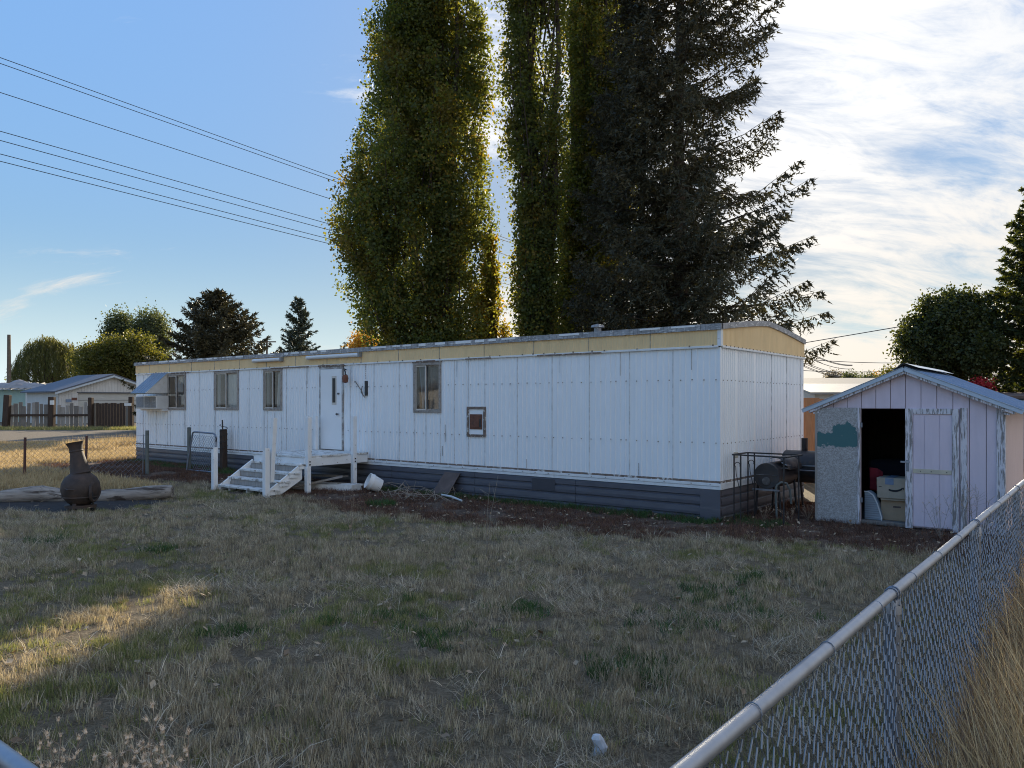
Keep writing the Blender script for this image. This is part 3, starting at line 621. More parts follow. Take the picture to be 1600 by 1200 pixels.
def underporch():
    for i, (a, b, lb) in enumerate((((-9.6, -1.0, .10), (-7.75, -.62, .12), 'white painted plank lying level under the porch'), ((-9.5, -.75, .24), (-8.5, -.45, .25), 'short grey plank on top of the boards under the porch'), ((-8.9, -1.75, .06), (-8.1, -.9, .30), 'pale plank leaning askew beneath the porch beam'))):
        o = MB().beam(a, b, .14, .04).build('loose_plank', (MW['paintworn'], MW['oldwoodb'], MW['oldwoodb'])[i], None, .004)
        o.location = lot(0, 0); o.rotation_euler = (0, 0, ROT); tag(o, lb, 'plank', 'loose planks under the porch')
    m = MB(); n = 16; vs = []
    for i in range(n+1):
        x = -9.0+i*1.25/n; h = .10+.05*mnoise.noise((x*3, 1, 0)); w = .16+.05*mnoise.noise((x*4, 9, 0))
        vs += [(x, -1.35+.55*i/n-w, .0), (x, -1.35+.55*i/n-w*.8, h+.04), (x, -1.35+.55*i/n+w*.6, h+.05), (x, -1.35+.55*i/n+w, .0)]
    m.add(vs, [(i*4+k, i*4+k+1, i*4+5+k, i*4+4+k) for i in range(n) for k in range(3)]+[(0, 1, 2, 3), (n*4+3, n*4+2, n*4+1, n*4)])
    o = m.build('concrete_slab', MW['plaster']); o.location = lot(0, 0); o.rotation_euler = (0, 0, ROT); tag(o, 'broken white concrete edge lying beside the porch post', 'slab')
underporch()
def lotobj(m, name, mat, label, cat, group=None, bevel=0, smooth=False, kind=None):
    o = m.build(name, mat, None, bevel, smooth); o.location = lot(0, 0); o.rotation_euler = (0, 0, ROT); return tag(o, label, cat, group, kind)
def yard_bits():
    p = gnd(584, 769); t = thing('plastic_bucket', 'white plastic bucket tipped over on the ground in front of the skirting', 'bucket', (p.x, p.y, p.z), False)
    rt = Matrix.Rotation(R(-62), 3, 'Y') @ Matrix.Rotation(R(20), 3, 'X')
    c = Vector((p.x+.14, p.y, p.z+.125)); prof = [(.0, 0), (.135, .0), (.14, .01), (.162, .20), (.172, .20), (.172, .225), (.166, .225), (.168, .30), (.158, .30), (.13, .02), (0, .02)]
    MB().lathe(prof, c, 28, rt).build('body', MW['bucket'], t, smooth=True)
    MB().tube([c+rt @ Vector((.176*math.cos(a), .176*math.sin(a), .215-.10*math.sin(a))) for a in [R(10*k) for k in range(0, 19)]], .004, 5).build('handle', MW['wire'], t)
    x0, x1 = wall_s(693), wall_s(719)
    m = MB(); a = [(x0-.05, -.30, .02), (x1-.08, -.30, .0), (x1+.04, -.03, .46), (x0+.07, -.03, .46)]
    m.prism(a, (0, -.012, 0)); lotobj(m, 'metal_sheet', MW['rustplate'], 'brown rusty metal sheet leaning against the slate skirting', 'sheet', bevel=.003)
    # dead branches heaped in front of the skirting
    m = MB(); rr = random.Random(5)
    for k in range(34):
        q = gnd(rr.uniform(610, 705), rr.uniform(766, 785)); a = rr.uniform(0, 6.3); l = rr.uniform(.3, 1.1); pts = []
        for i in range(5):
            f = i/4; pts.append((q.x+math.cos(a)*l*f+rr.uniform(-.05, .05), q.y+.4*math.sin(a)*l*f+rr.uniform(-.04, .04), q.z+.02+rr.uniform(.0, .18)*math.sin(f*3.1)+(.18*f if rr.random() < .3 else 0)))
        m.tube(pts, [.008, .007, .006, .005, .003], 4)
    o = m.build('brush_pile', MW['twig']); tag(o, 'tangle of pale dead twigs heaped beside the rusty metal sheet', 'twigs', kind='stuff')
    a, b = gnd(690, 777), gnd(722, 785); o = MB().tube([a+Vector((0, 0, .05)), a.lerp(b, .5)+Vector((0, 0, .06)), b+Vector((0, 0, .03))], [.02, .022, .018], 7).build('dead_branch', MW['plaster']); tag(o, 'pale bare stick lying on the soil below the rusty sheet', 'branch')
    # crumpled clear plastic
    p = gnd(936, 1180); m = MB(); n = 10; vs = []
    for j in range(6):
        z = .11*j/5
        for k in range(n): a = 2*math.pi*k/n; r = (.035+.008*mnoise.noise((k*.9, j*.8, 2)))*(1 if j < 5 else .6); vs.append((p.x+r*math.cos(a)*.95+.012*math.sin(j), p.y+r*math.sin(a)*.6, p.z+z+.01*mnoise.noise((k, j, 5))))
    m.add(vs, [(j*n+k, j*n+(k+1) % n, (j+1)*n+(k+1) % n, (j+1)*n+k) for j in range(5) for k in range(n)]+[tuple(50+k for k in range(n))])
    o = m.build('plastic_cup', MW['clearp']); tag(o, 'crumpled clear plastic cup dropped in the dry lawn', 'litter')
yard_bits()

# ------------------------------------------------------------------ chiminea and log
def chiminea():
    p = gnd(126, 797); t = thing('chiminea', 'rusty brown cast chiminea with a tall tapering neck beside the log', 'chiminea', tuple(p), False)
    s = 1.19/1.19; tl = Matrix.Rotation(R(-11), 3, 'Y')
    bowl = [(.0, .10), (.15, .10), (.205, .14), (.28, .24), (.312, .36), (.302, .47), (.25, .57), (.17, .64), (.15, .66)]
    b = MB().lathe(bowl, p, 32).build('bowl', MW['iron'], t, smooth=True)
    MB().lathe([(.295, .235), (.292, .255), (.27, .235)], p, 32).build('seam_ring', MW['iron'], b)
    nk = [(.165, .635), (.172, .65), (.165, .665), (.158, .68), (.125, .88), (.105, 1.02), (.112, 1.03), (.112, 1.045), (.105, 1.055), (.112, 1.12), (.14, 1.19), (.146, 1.195), (.128, 1.195), (.095, 1.08), (.09, .9)]
    MB().lathe([(r, z-.64) for r, z in nk], p+Vector((0, 0, .64)), 28, tl).build('neck', MW['iron'], t, smooth=True)
    m = MB()
    for k in range(3):
        a = R(30+120*k); m.beam(p+Vector((.17*math.cos(a), .17*math.sin(a), .16)), p+Vector((.24*math.cos(a), .24*math.sin(a), -.01)), .05, .03)
    for k in range(3):
        a = R(30+120*k); MB().beam(p+Vector((.17*math.cos(a), .17*math.sin(a), .17)), p+Vector((.23*math.cos(a), .23*math.sin(a), -.01)), .06, .03).build('leg', MW['iron'], t)
    MB().lathe([(.235, .05), (.25, .05), (.25, .10), (.235, .10)], p, 28).build('stand_ring', MW['iron'], t)
    # mouth: arched rim on the side facing right, dark opening
    c = p+Vector((.302, -.05, .36)); pts = [c+Vector((-.028*abs(math.sin(a))-.02, .15*math.cos(a), .16*math.sin(a)-.03)) for a in [R(k*15) for k in range(0, 25)]]
    MB().tube(pts, .028, 6).build('mouth_rim', MW['iron'], t)
    MB().prism([c+Vector((-.01-.03*abs(math.sin(R(k*20))), .13*math.cos(R(k*20)), .14*math.sin(R(k*20))-.03)) for k in range(18)], (-.05, 0, 0)).build('mouth_opening', MW['black'], t)
    MB().tube([p+Vector((-.10, -.29, .40)), p+Vector((-.02, -.36, .39)), p+Vector((.05, -.30, .385))], .014, 5).build('grip', MW['iron'], t)
chiminea()
def logs():
    pts = []; rad = []
    for px, py, r in ((-60, 776, .12), (0, 777, .125), (35, 774, .15), (65, 772, .165), (95, 776, .15), (150, 778, .14), (190, 775, .14), (230, 771, .145), (262, 768, .13), (272, 768, .10)):
        q = at(px, py, 14.5+.35*(px/272)); q.z = max(q.z, .06); pts.append(q); rad.append(r)
    P2 = []; R2 = []
    for i in range(len(pts)-1):
        for k in range(4): f = k/4; P2.append(pts[i].lerp(pts[i+1], f)+Vector((0, 0, .01*mnoise.noise((i+f, 3, 1))))); R2.append((rad[i]*(1-f)+rad[i+1]*f)*(1+.10*mnoise.noise((i*1.7+f*1.7, 7, 2))))
    o = MB().tube(P2, R2, 14).build('fallen_log', MW['log'], smooth=True); tag(o, 'long bleached grey log lying behind the rusty chiminea', 'log')
    m = MB()
    for k in range(5): q = gnd(100+k*5, 776); m.tube([q+Vector((0, .5, .1)), q+Vector((-.12+.06*k, .5, .28+.05*(k % 2)))], [.02, .012], 5)
    o = m.build('kindling', MW['oldwood']); tag(o, 'few dark sticks of kindling propped on the log', 'kindling', kind='stuff')
logs()

# ------------------------------------------------------------------ chain-link fences
def chain(m, a, b, z0, z1, w=.036, r=.0017, n=4, jit=.004):
    """diamond wire mesh between ground points a and b (zigzag wires linked to their neighbours, with twisted loose ends on top)"""
    a = Vector(a); b = Vector(b); L = (b-a).length; d = (b-a)/L; nn = Vector((-d.y, d.x, 0)); cnt = int(L/w); hz = w*.96
    rows = int((z1-z0)/hz)
    for i in range(cnt):
        pts = []
        for k in range(rows+1):
            s = (i + ((k+i) % 2))*w
            pts.append(a + d*s + nn*(.004 if (k+i) % 2 else -.004) + Vector((0, 0, z0+k*hz)) + Vector((random.uniform(-jit, jit), random.uniform(-jit, jit), random.uniform(-jit, jit)*.5)))
        if rows > 20: pts.append(pts[-1]+d*(.010 if i % 2 else -.010)+Vector((0, 0, .022))); 
        m.tube(pts, r, n, False)
def near_fence():
    t = thing('chain_link_fence', 'galvanised chain-link fence with shiny round top rail beside the tall golden grass', 'fence', (4.3, -11.08, 0))
    x, y0, y1, H = 4.3, -11.01, 1.6, 1.195
    n = 26; pts = []
    for i in range(n+1):
        y = y0+(y1-y0)*i/n; pts.append((x, y, H-.004*math.sin((y+8.58)/2.3*math.pi)**2))
    MB().tube(pts, .018, 14).build('top_rail', MW['galv'], t, smooth=True)
    MB().tube([(4.3, y0, H), (2.5, y0+.01, H-.01), (0.2, y0, H), (-2.5, y0, H)], .018, 14).build('top_rail', MW['galv'], t, smooth=True)
    for y in (y0, -8.58, -6.55, -4.3, -2.0, .3):
        po = MB().tube([(x, y, -.05), (x, y, H-.05)], .027, 12).build('post', MW['galvd'], t, smooth=True)
        MB().lathe([(.031, -.05), (.031, -.02), (.026, .0), (.0, .004)], (x, y, H-.02), 12).build('post_cap', MW['galv'], po, smooth=True)
        for k in range(2): MB().tube([(x+.0225*math.cos(q), y+.03*k-.012, H-.002+.0225*math.sin(q)) for q in [R(30*j) for j in range(13)]], .003, 5).build('loop_band', MW['galvd'], po)
    for xx in (1.9, -.5): MB().tube([(xx, y0+.045, -.05), (xx, y0+.045, H-.03)], .027, 12).build('post', MW['galvd'], t, smooth=True)
    y = y0+.55; k = 0
    while y < y1:
        MB().tube([(x+.021*math.cos(q), y+.006*math.sin(q*.5), H-.004+.021*math.sin(q)) for q in [R(30*j-60) for j in range(12)]]+[(x+.03, y+.01, H-.055), (x+.02, y+.03, H-.06)], .0015, 5).build('tie_wire', MW['wire'], t); y += .55
    m = MB(); chain(m, (x+.021, y0, 0), (x+.021, -4.5, 0), .02, H-.018, r=.0020)
    chain(m, (x+.024, -4.5, 0), (x+.024, y1, 0), .02, H-.022, r=.0018, n=3); chain(m, (.5, y0-.024, 0), (4.3, y0-.024, 0), .02, H-.022, n=3)
    m.build('wire_mesh', MW['wire'], t, kind='stuff', fix=False)
near_fence()
def far_fence():
    A = Vector((-13.4, 16.9, 0)); B = gnd(230, 741); B.z = 0
    t = thing('chain_link_fence', 'low chain-link fence on brown steel posts by the sunlit dry grass', 'fence', (A.x, A.y, 0), False)
    d = (B-A).normalized()
    for px in (-60, 38, 134):
        r = (px-800)/F; k = (r*A.y-A.x)/(d.x-r*d.y); p = A+d*k; g = gz(p.x, p.y)
        MB().beam(p+Vector((0, 0, g-.05)), p+Vector((.02, 0, g+1.0)), .045, .035).build('post', MW['rustpost'], t)
    g = gz(B.x, B.y); MB().tube([B+Vector((0, 0, g-.05)), B+Vector((0, 0, g+1.10))], .045, 10).build('post', MW['greenpost'], t, smooth=True)
    MB().tube([B+Vector((-.10, -.02, g)), B+Vector((-.08, -.02, g+1.0))], .012, 6).build('tension_bar', MW['galvd'], t)
    m = MB(); chain(m, A, B+Vector((-.08, 0, 0)), .06, .98, .06, .0042, 3, .006); m.build('wire_mesh', MW['wire'], t, kind='stuff', fix=False)
    MB().tube([A+Vector((0, 0, .97)), A.lerp(B, .5)+Vector((0, 0, 1.0)), B+Vector((0, 0, 1.06))], .004, 4).build('tension_wire', MW['galvd'], t)
    P = gnd(295.5, 735); P.z = gz(P.x, P.y)
    o = thing('gate_post', 'grey-green gate post standing by the skirting next to the open gate', 'post', tuple(P), False)
    MB().tube([P+Vector((0, 0, -.05)), P+Vector((0, 0, 1.12))], .05, 10).build('shaft', MW['greenpost'], o, smooth=True); MB().lathe([(.054, 0), (.054, .03), (0, .05)], P+Vector((0, 0, 1.1)), 10).build('cap', MW['greenpost'], o)
    # the gate, folded back along the wall, leaning
    gx0, gx1, gy = unlot(P)[0]+.12, unlot(P)[0]+1.28, unlot(P)[1]+.02
    q = thing('chain_link_gate', 'round-cornered chain-link gate standing open against the white wall', 'gate', (gx0, gy, .08))
    H = 1.0; zb = .12; pts = [(gx0-.10, gy-.10, zb), (gx0, gy, zb+H-.1), (gx0+.03, gy, zb+H-.03), (gx0+.1, gy, zb+H), (gx1-.14, gy, zb+H-.02), (gx1-.05, gy, zb+H-.06), (gx1, gy, zb+H-.14), (gx1, gy-.02, zb)]
    MB().tube(pts, .022, 8).build('frame', MW['galvd'], q, smooth=True); MB().tube([pts[0], pts[-1]], .02, 8).build('bottom_rail', MW['galvd'], q, smooth=True)
    MB().tube([(gx1, gy-.03, zb+.8), (gx1+.07, gy-.05, zb+.78), (gx1+.09, gy-.05, zb+.85), (gx1+.04, gy-.04, zb+.9)], .012, 6).build('latch', MW['black'], q)
    m = MB(); chain(m, (gx0, gy, 0), (gx1-.02, gy, 0), zb+.02, zb+H-.04, .055, .0042, 3, .005); m.build('wire_mesh', MW['wire'], q, kind='stuff', fix=False)
    w = thing('wooden_post', 'dark weathered post wound with old wire behind the open gate', 'post', (gx0+.38, -.22, .08))
    bx('shaft', MW['darkwood'], w, gx0+.31, gx0+.45, -.30, -.16, 0, 1.18, .01, .01)
    m = MB(); m.tube([(gx0+.38+.10*math.cos(a), -.23+.10*math.sin(a), .55+a*.025) for a in [R(25*k) for k in range(70)]], .008, 4); m.build('wire_coil', MW['black'], w, kind='stuff')
    MB().tube([(gx0+.30, -.2, .9), (gx0+.27, -.2, 1.42)], .018, 6).build('iron_rod', MW['black'], w)
far_fence()

# ------------------------------------------------------------------ shed
SY = 1.05; SX0, SX1, SXM = 1.217, 3.687, 2.452; SDEP = 2.9; EZ, PZ = 1.83, 2.36
def gable(x): return EZ-.0 + (PZ-EZ)*(1-abs(x-SXM)/(SX1-SXM))
def shed():
    t = thing('garden_shed', 'lilac board shed with an open door and blue-grey metal roof', 'shed', (SXM, SY+1.4, 0))
    X = [SX0+i*(SX1-SX0)/12 for i in range(13)]; OX0, OX1 = 1.828, 2.455
    for a, b in zip(X[:-1], X[1:]):
        segs = []
        if b <= OX0+.03: segs = [(a, b, .03)]
        elif a >= OX1-.03: segs = [(a, b, .03)]
        else: segs = [(a, b, 1.79)]
        if a < OX0 < b-.03: segs = [(a, OX0, .03), (OX0, b, 1.79)]
        for p, q, z0 in segs:
            ts = [p+.0035, q-.0035]
            if p < SXM-.01 < q-.01: ts = [p+.0035, SXM, q-.0035]
            poly = [(p+.0035, SY, z0), (q-.0035, SY, z0)]+[(x, SY, gable(x)-.02) for x in reversed(ts)]
            MB().prism(poly, (0, .014, 0)).build('siding_board', MW['lilac'], t, .003)
    for (a, b, z0) in ((SX0, OX0, 0), (OX0, OX1, 1.78), (OX1, SX1, 0)):
        ts = [a, b] if not a < SXM < b else [a, SXM, b]
        MB().prism([(a, SY+.016, z0), (b, SY+.016, z0)]+[(x, SY+.016, gable(x)-.03) for x in reversed(ts)], (0, .03, 0)).build('sheathing', MW['darkwood'], t)
    # side, back, floor
    for x, nm in ((SX1-.02, 'right'), (SX0, 'left')):
        n = 19
        for k in range(n):
            y0 = SY+.05+k*(SDEP-.05)/n; bx('side_board', MW['pink'] if nm == 'right' else MW['lilac'], t, x, x+.02, y0+.002, y0+(SDEP-.05)/n-.002, .02, EZ-.02)
        bx('sheathing', MW['darkwood'], t, x+(-.015 if nm == 'right' else .022), x+(-.004 if nm == 'right' else .036), SY+.05, SY+SDEP, 0, EZ)
    MB().prism([(SX0, SY+SDEP, 0), (SX1, SY+SDEP, 0), (SX1, SY+SDEP, EZ-.02), (SXM, SY+SDEP, PZ-.02), (SX0, SY+SDEP, EZ-.02)], (0, .03, 0)).build('back_wall', MW['darkwood'], t)
    bx('floor', MW['oldwood'], t, SX0+.04, SX1-.04, SY+.05, SY+SDEP-.01, .03, .07); bx('sill', MW['oldwood'], t, OX0, OX1, SY-.01, SY+.05, .02, .075, .004, .004)
    # roof: two ribbed slopes with overhang, rake boards, bent ridge cap
    for sg in (-1, 1):
        ov = .24; xe = SXM+sg*(SX1-SXM+ov); ze = EZ-(PZ-EZ)/(SX1-SXM)*ov+.05; zp = PZ+.05; prof = []; y = SY-.13
        while y < SY+SDEP+.1:
            prof += [(y, 0), (y+.115, 0), (y+.125, .018), (y+.14, .018), (y+.15, 0)]; y += .15
        n = len(prof); vs = [(SXM, yy, zp+h) for yy, h in prof]+[(xe, yy, ze+h) for yy, h in prof]+[(SXM, yy, zp+h-.006) for yy, h in prof]+[(xe, yy, ze+h-.006) for yy, h in prof]
        fs = [(i, i+1, n+i+1, n+i) for i in range(n-1)]+[(2*n+i, 3*n+i, 3*n+i+1, 2*n+i+1) for i in range(n-1)]
        MB().add(vs, fs).build('roof_sheet', MW['bluemetal'], t, fix=False)
        MB().beam((SXM+sg*.0, SY-.115, zp-.03), (xe, SY-.115, ze-.03), .016, .065, (0, 0, 1)).build('rake_trim', MW['rake'], t)
        MB().beam((SXM+sg*.0, SY-.055, zp-.085), (xe-sg*.1, SY-.055, ze-.045), .10, .035, (0, 0, 1)).build('rake_board', MW['trimshed'], t)
        MB().beam((SXM+sg*(SX1-SXM+.02), SY-.05, EZ-.08), (SXM+sg*(SX1-SXM+.02), SY+SDEP, EZ-.08), .035, .09).build('eave_board', MW['trimshed'], t)
        for k in range(3): MB().beam((SXM+sg*(SX1-SXM-.02), SY-.09+.012*k, EZ-.03-.035*k), (SXM+sg*(SX1-SXM+.14-.03*k), SY-.09+.012*k, EZ-.045-.035*k), .03, .025).build('eave_block', MW['trimshed'], t)
    m = MB(); ya, yb = SY-.14, SY+SDEP+.05
    m.add([(SXM-.16, ya, PZ+.0), (SXM-.01, ya, PZ+.105), (SXM+.02, ya, PZ+.10), (SXM+.20, ya, PZ+.03), (SXM-.16, yb, PZ+.02), (SXM-.01, yb, PZ+.10), (SXM+.02, yb, PZ+.10), (SXM+.20, yb, PZ+.03)], [(0, 1, 5, 4), (1, 2, 6, 5), (2, 3, 7, 6)]).build('ridge_cap', MW['rake'], t)
    # trims
    bx('corner_trim', MW['trimshed'], t, SX1-.08, SX1+.024, SY-.022, SY-.001, .02, EZ-.03, .004, .003); bx('corner_trim', MW['trimshed'], t, SX1+.003, SX1+.024, SY-.0, SY+.09, .02, EZ-.05, .004)
    bx('trim_board', MW['trimshed'], t, 3.165, 3.25, SY-.024, SY-.001, .0, 1.80, .004, .003)
    # closed leaf
    d = MB(); dx0, dx1 = 2.47, 3.15
    dr = bx('door', MW['lilac'], t, dx0, dx1, SY-.030, SY-.004, .05, 1.785, .003); 
    for a, b in ((2.565, 2.705), (2.711, 2.90), (2.906, 3.065)): bx('door_board', MW['lilac'], dr, a, b, SY-.036, SY-.030, .06, 1.70, .002)
    bx('stile', MW['trimshed'], dr, dx0-.012, dx0+.085, SY-.050, SY-.031, .02, 1.79, .004, .003); bx('stile', MW['trimshed'], dr, dx1-.082, dx1, SY-.050, SY-.031, .0, 1.79, .004, .003)
    bx('top_rail', MW['trimshed'], dr, dx0+.087, dx1-.084, SY-.048, SY-.031, 1.71, 1.79, .004, .003); bx('batten', MW['batten'], dr, dx0+.09, dx1-.09, SY-.046, SY-.037, .84, .905, .003)
    for x in (2.66, 2.80, 3.0): bx('nail', MW['black'], dr, x-.006, x+.006, SY-.049, SY-.046, .866, .878)
    bx('latch', MW['galv'], dr, dx0-.075, dx0+.05, SY-.066, SY-.052, .985, 1.012, .003); bx('latch_plate', MW['galvd'], dr, dx0+.0, dx0+.04, SY-.058, SY-.051, .86, 1.03, .003)
    # open leaf folded back flat: bare chipboard side out, splash of teal paint
    m, nt, N, L, P = newmat('chipboard_with_teal_paint')
    tc = N.new('ShaderNodeTexCoord'); mp = N.new('ShaderNodeMapping'); mp.inputs['Scale'].default_value = (1, .2, 1); L.new(tc.outputs['Object'], mp.inputs[0])
    vo = N.new('ShaderNodeTexVoronoi'); vo.inputs['Scale'].default_value = 75; L.new(mp.outputs[0], vo.inputs['Vector'])
    sx = N.new('ShaderNodeSeparateColor'); L.new(vo.outputs['Color'], sx.inputs[0])
    c = ramp(N, L, sx.outputs[0], [(0, (.30, .285, .27)), (.5, (.38, .365, .35)), (1, (.50, .49, .48))])
    c = mixc(N, L, ramp(N, L, tnoise(N, L, 30, 6, .7), [(.5, (0, 0, 0)), (.7, (1, 1, 1))]), c, (.24, .22, .205))
    sp = N.new('ShaderNodeSeparateXYZ'); L.new(tc.outputs['Object'], sp.inputs[0])
    def band(o, lo, a, b, hi):
        r1 = N.new('ShaderNodeMapRange'); r1.inputs[1].default_value = lo; r1.inputs[2].default_value = a; L.new(o, r1.inputs[0])
        r2 = N.new('ShaderNodeMapRange'); r2.inputs[1].default_value = hi; r2.inputs[2].default_value = b; L.new(o, r2.inputs[0])
        q = N.new('ShaderNodeMath'); q.operation = 'MULTIPLY'; L.new(r1.outputs[0], q.inputs[0]); L.new(r2.outputs[0], q.inputs[1]); return q.outputs[0]
    ns = tnoise(N, L, 7, 8, .68)
    def band2(o):
        r1 = N.new('ShaderNodeMapRange'); r1.inputs[1].default_value = 1.15; r1.inputs[2].default_value = 2.0; L.new(o, r1.inputs[0]); return r1.outputs[0]
    # two overlapping brush areas: a low band and a taller lobe to its right
    xo = sp.outputs[0]; zo = sp.outputs[2]; x0 = 1.168-SXM
    b1 = band(zo, 1.10, 1.26, 1.33, 1.50); b2l = band(zo, 1.12, 1.28, 1.48, 1.70); b2x = band(xo, x0+.16, x0+.36, x0+.50, x0+.70)
    q = N.new('ShaderNodeMath'); q.operation = 'MULTIPLY'; L.new(b2l, q.inputs[0]); L.new(b2x, q.inputs[1])
    mx = N.new('ShaderNodeMath'); mx.operation = 'MAXIMUM'; L.new(b1, mx.inputs[0]); L.new(q.outputs[0], mx.inputs[1])
    ad = N.new('ShaderNodeMath'); ad.operation = 'MULTIPLY_ADD'; L.new(ns, ad.inputs[0]); ad.inputs[1].default_value = 2.0; L.new(mx.outputs[0], ad.inputs[2])
    f = ramp(N, L, ad.outputs[0], [(.0, (0, 0, 0)), (1., (1, 1, 1))]); f = ramp(N, L, band2(ad.outputs[0]), [(.45, (0, 0, 0)), (.55, (1, 1, 1))]); c = mixc(N, L, f, c, (.06, .15, .155))
    L.new(c, P.inputs['Base Color']); P.inputs['Roughness'].default_value = .85
    od = bx('door', m, t, 1.165, 1.825, SY-.075, SY-.055, .01, 1.80, .003); od['label'] = 'open door leaf of grey chipboard with a splash of teal paint'
    bx('edge_strip', MW['oldwoodb'], od, 1.165, 1.20, SY-.083, SY-.075, .02, 1.79, .002); bx('edge_strip', MW['trimshed'], od, 1.80, 1.832, SY-.083, SY-.03, .01, 1.80, .002)
    for z in (.35, 1.5): bx('hinge', MW['galvd'], t, 1.80, 1.86, SY-.054, SY-.004, z, z+.07)
shed()
def shed_stuff():
    def carton(x0, x1, y0, y1, z0, z1, label, mat, tape=False, smile=False, flap=0):
        t = thing('cardboard_box', label, 'box', ((x0+x1)/2, (y0+y1)/2, z0), group='cardboard boxes stacked in the shed')
        m = MB(); vs = [(x+random.uniform(-.008, .008), y, z+random.uniform(-.006, .006)) for z in (z0, z1) for y in (y0, y1) for x in (x0, x1)]
        m.add(vs, [(0, 2, 3, 1), (4, 5, 7, 6), (0, 1, 5, 4), (2, 6, 7, 3), (0, 4, 6, 2), (1, 3, 7, 5)]); m.build('carton', mat, t, .008)
        xm = (x0+x1)/2
        if tape: bx('tape', MW['tape'], t, x0+.12, x0+.24, y0-.006, y0-.003, z1-.10, z1-.005); bx('tape', MW['tape'], t, x0+.12, x0+.24, y0, y1, z1+.006, z1+.009)
        if smile:
            MB().prism([(x0+.17+.19*k/8, y0-.0055, z0+.12-.028*math.sin(k/8*math.pi)+.02*k/8) for k in range(9)]+[(x0+.17+.19*k/8, y0-.0055, z0+.145-.022*math.sin(k/8*math.pi)+.02*k/8) for k in range(8, -1, -1)], (0, .003, 0)).build('printed_curve', MW['ink'], t)
            MB().prism([(x0+.335, y0-.0055, z0+.165), (x0+.385, y0-.0055, z0+.175), (x0+.375, y0-.0055, z0+.135), (x0+.367, y0-.0055, z0+.158)], (0, .003, 0)).build('printed_tip', MW['ink'], t)
            bx('printed_mark', MW['ink'], t, x0+.03, x0+.07, y0-.0055, y0-.003, z0+.17, z0+.178)
        if flap:
            MB().add([(x0, y0, z1), (x1, y0, z1), (x1, y0-.06, z1-.012), (x0+.02, y0-.05, z1-.02)], [(0, 1, 2, 3)]).build('flap', mat, t)
            bx('printed_mark', MW['rustplate'], t, x0+.18, x0+.29, y0-.0055, y0-.003, z0+.20, z0+.225)
    carton(2.05, 2.56, 1.30, 1.75, .07, .40, 'brown sagging carton under the other box inside the shed', MW['card'], flap=1)
    carton(2.0, 2.52, 1.29, 1.70, .41, .72, 'pale carton with blue tape and a printed curve inside the shed', MW['card2'], tape=True, smile=True)
    # folding lounger frame / rounded ribbed cover standing on edge
    t = thing('ribbed_cover', 'pale grey-blue ribbed plastic cover with a rounded top just inside the shed door', 'cover', (1.93, 1.25, .07))
    pr = [(1.84, .07), (2.09, .07), (2.09, .12), (2.03, .32), (1.97, .45), (1.90, .50), (1.84, .50)]
    MB().prism([(x, 1.20, z) for x, z in pr], (0, .22, 0)).build('shell', MW['plastic'], t, .012)
    MB().tube([(x, 1.193, z) for x, z in pr[1:]], .010, 6).build('rim', MW['acwhite'], t)
    for k in range(11): z = .10+k*.034; xe = 2.06 if z < .2 else 2.06-(z-.2)*.42; bx('rib', MW['galvd'], t, 1.845, xe, 1.190, 1.1985, z, z+.006)
    o = MB(); vs = []; n = 14
    for i in range(n+1):
        for j in range(n+1): x = 1.84+.20*i/n; z = .50+.35*j/n; vs.append((x, 1.55+.05*mnoise.noise((x*9, z*7, 1)), z-.06*(i/n)**2))
    o.add(vs, [(i*(n+1)+j, i*(n+1)+j+1, (i+1)*(n+1)+j+1, (i+1)*(n+1)+j) for i in range(n) for j in range(n)])
    c = o.build('cloth', MW['red'], None, smooth=True); md = c.modifiers.new('thick', 'SOLIDIFY'); md.thickness = .02
    c.location = lot(0, 0); c.rotation_euler = (0, 0, ROT); tag(c, 'dark red cloth draped behind the boxes in the shed', 'cloth')
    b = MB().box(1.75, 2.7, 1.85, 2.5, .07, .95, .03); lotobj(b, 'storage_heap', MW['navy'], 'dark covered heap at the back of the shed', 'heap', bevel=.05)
shed_stuff()

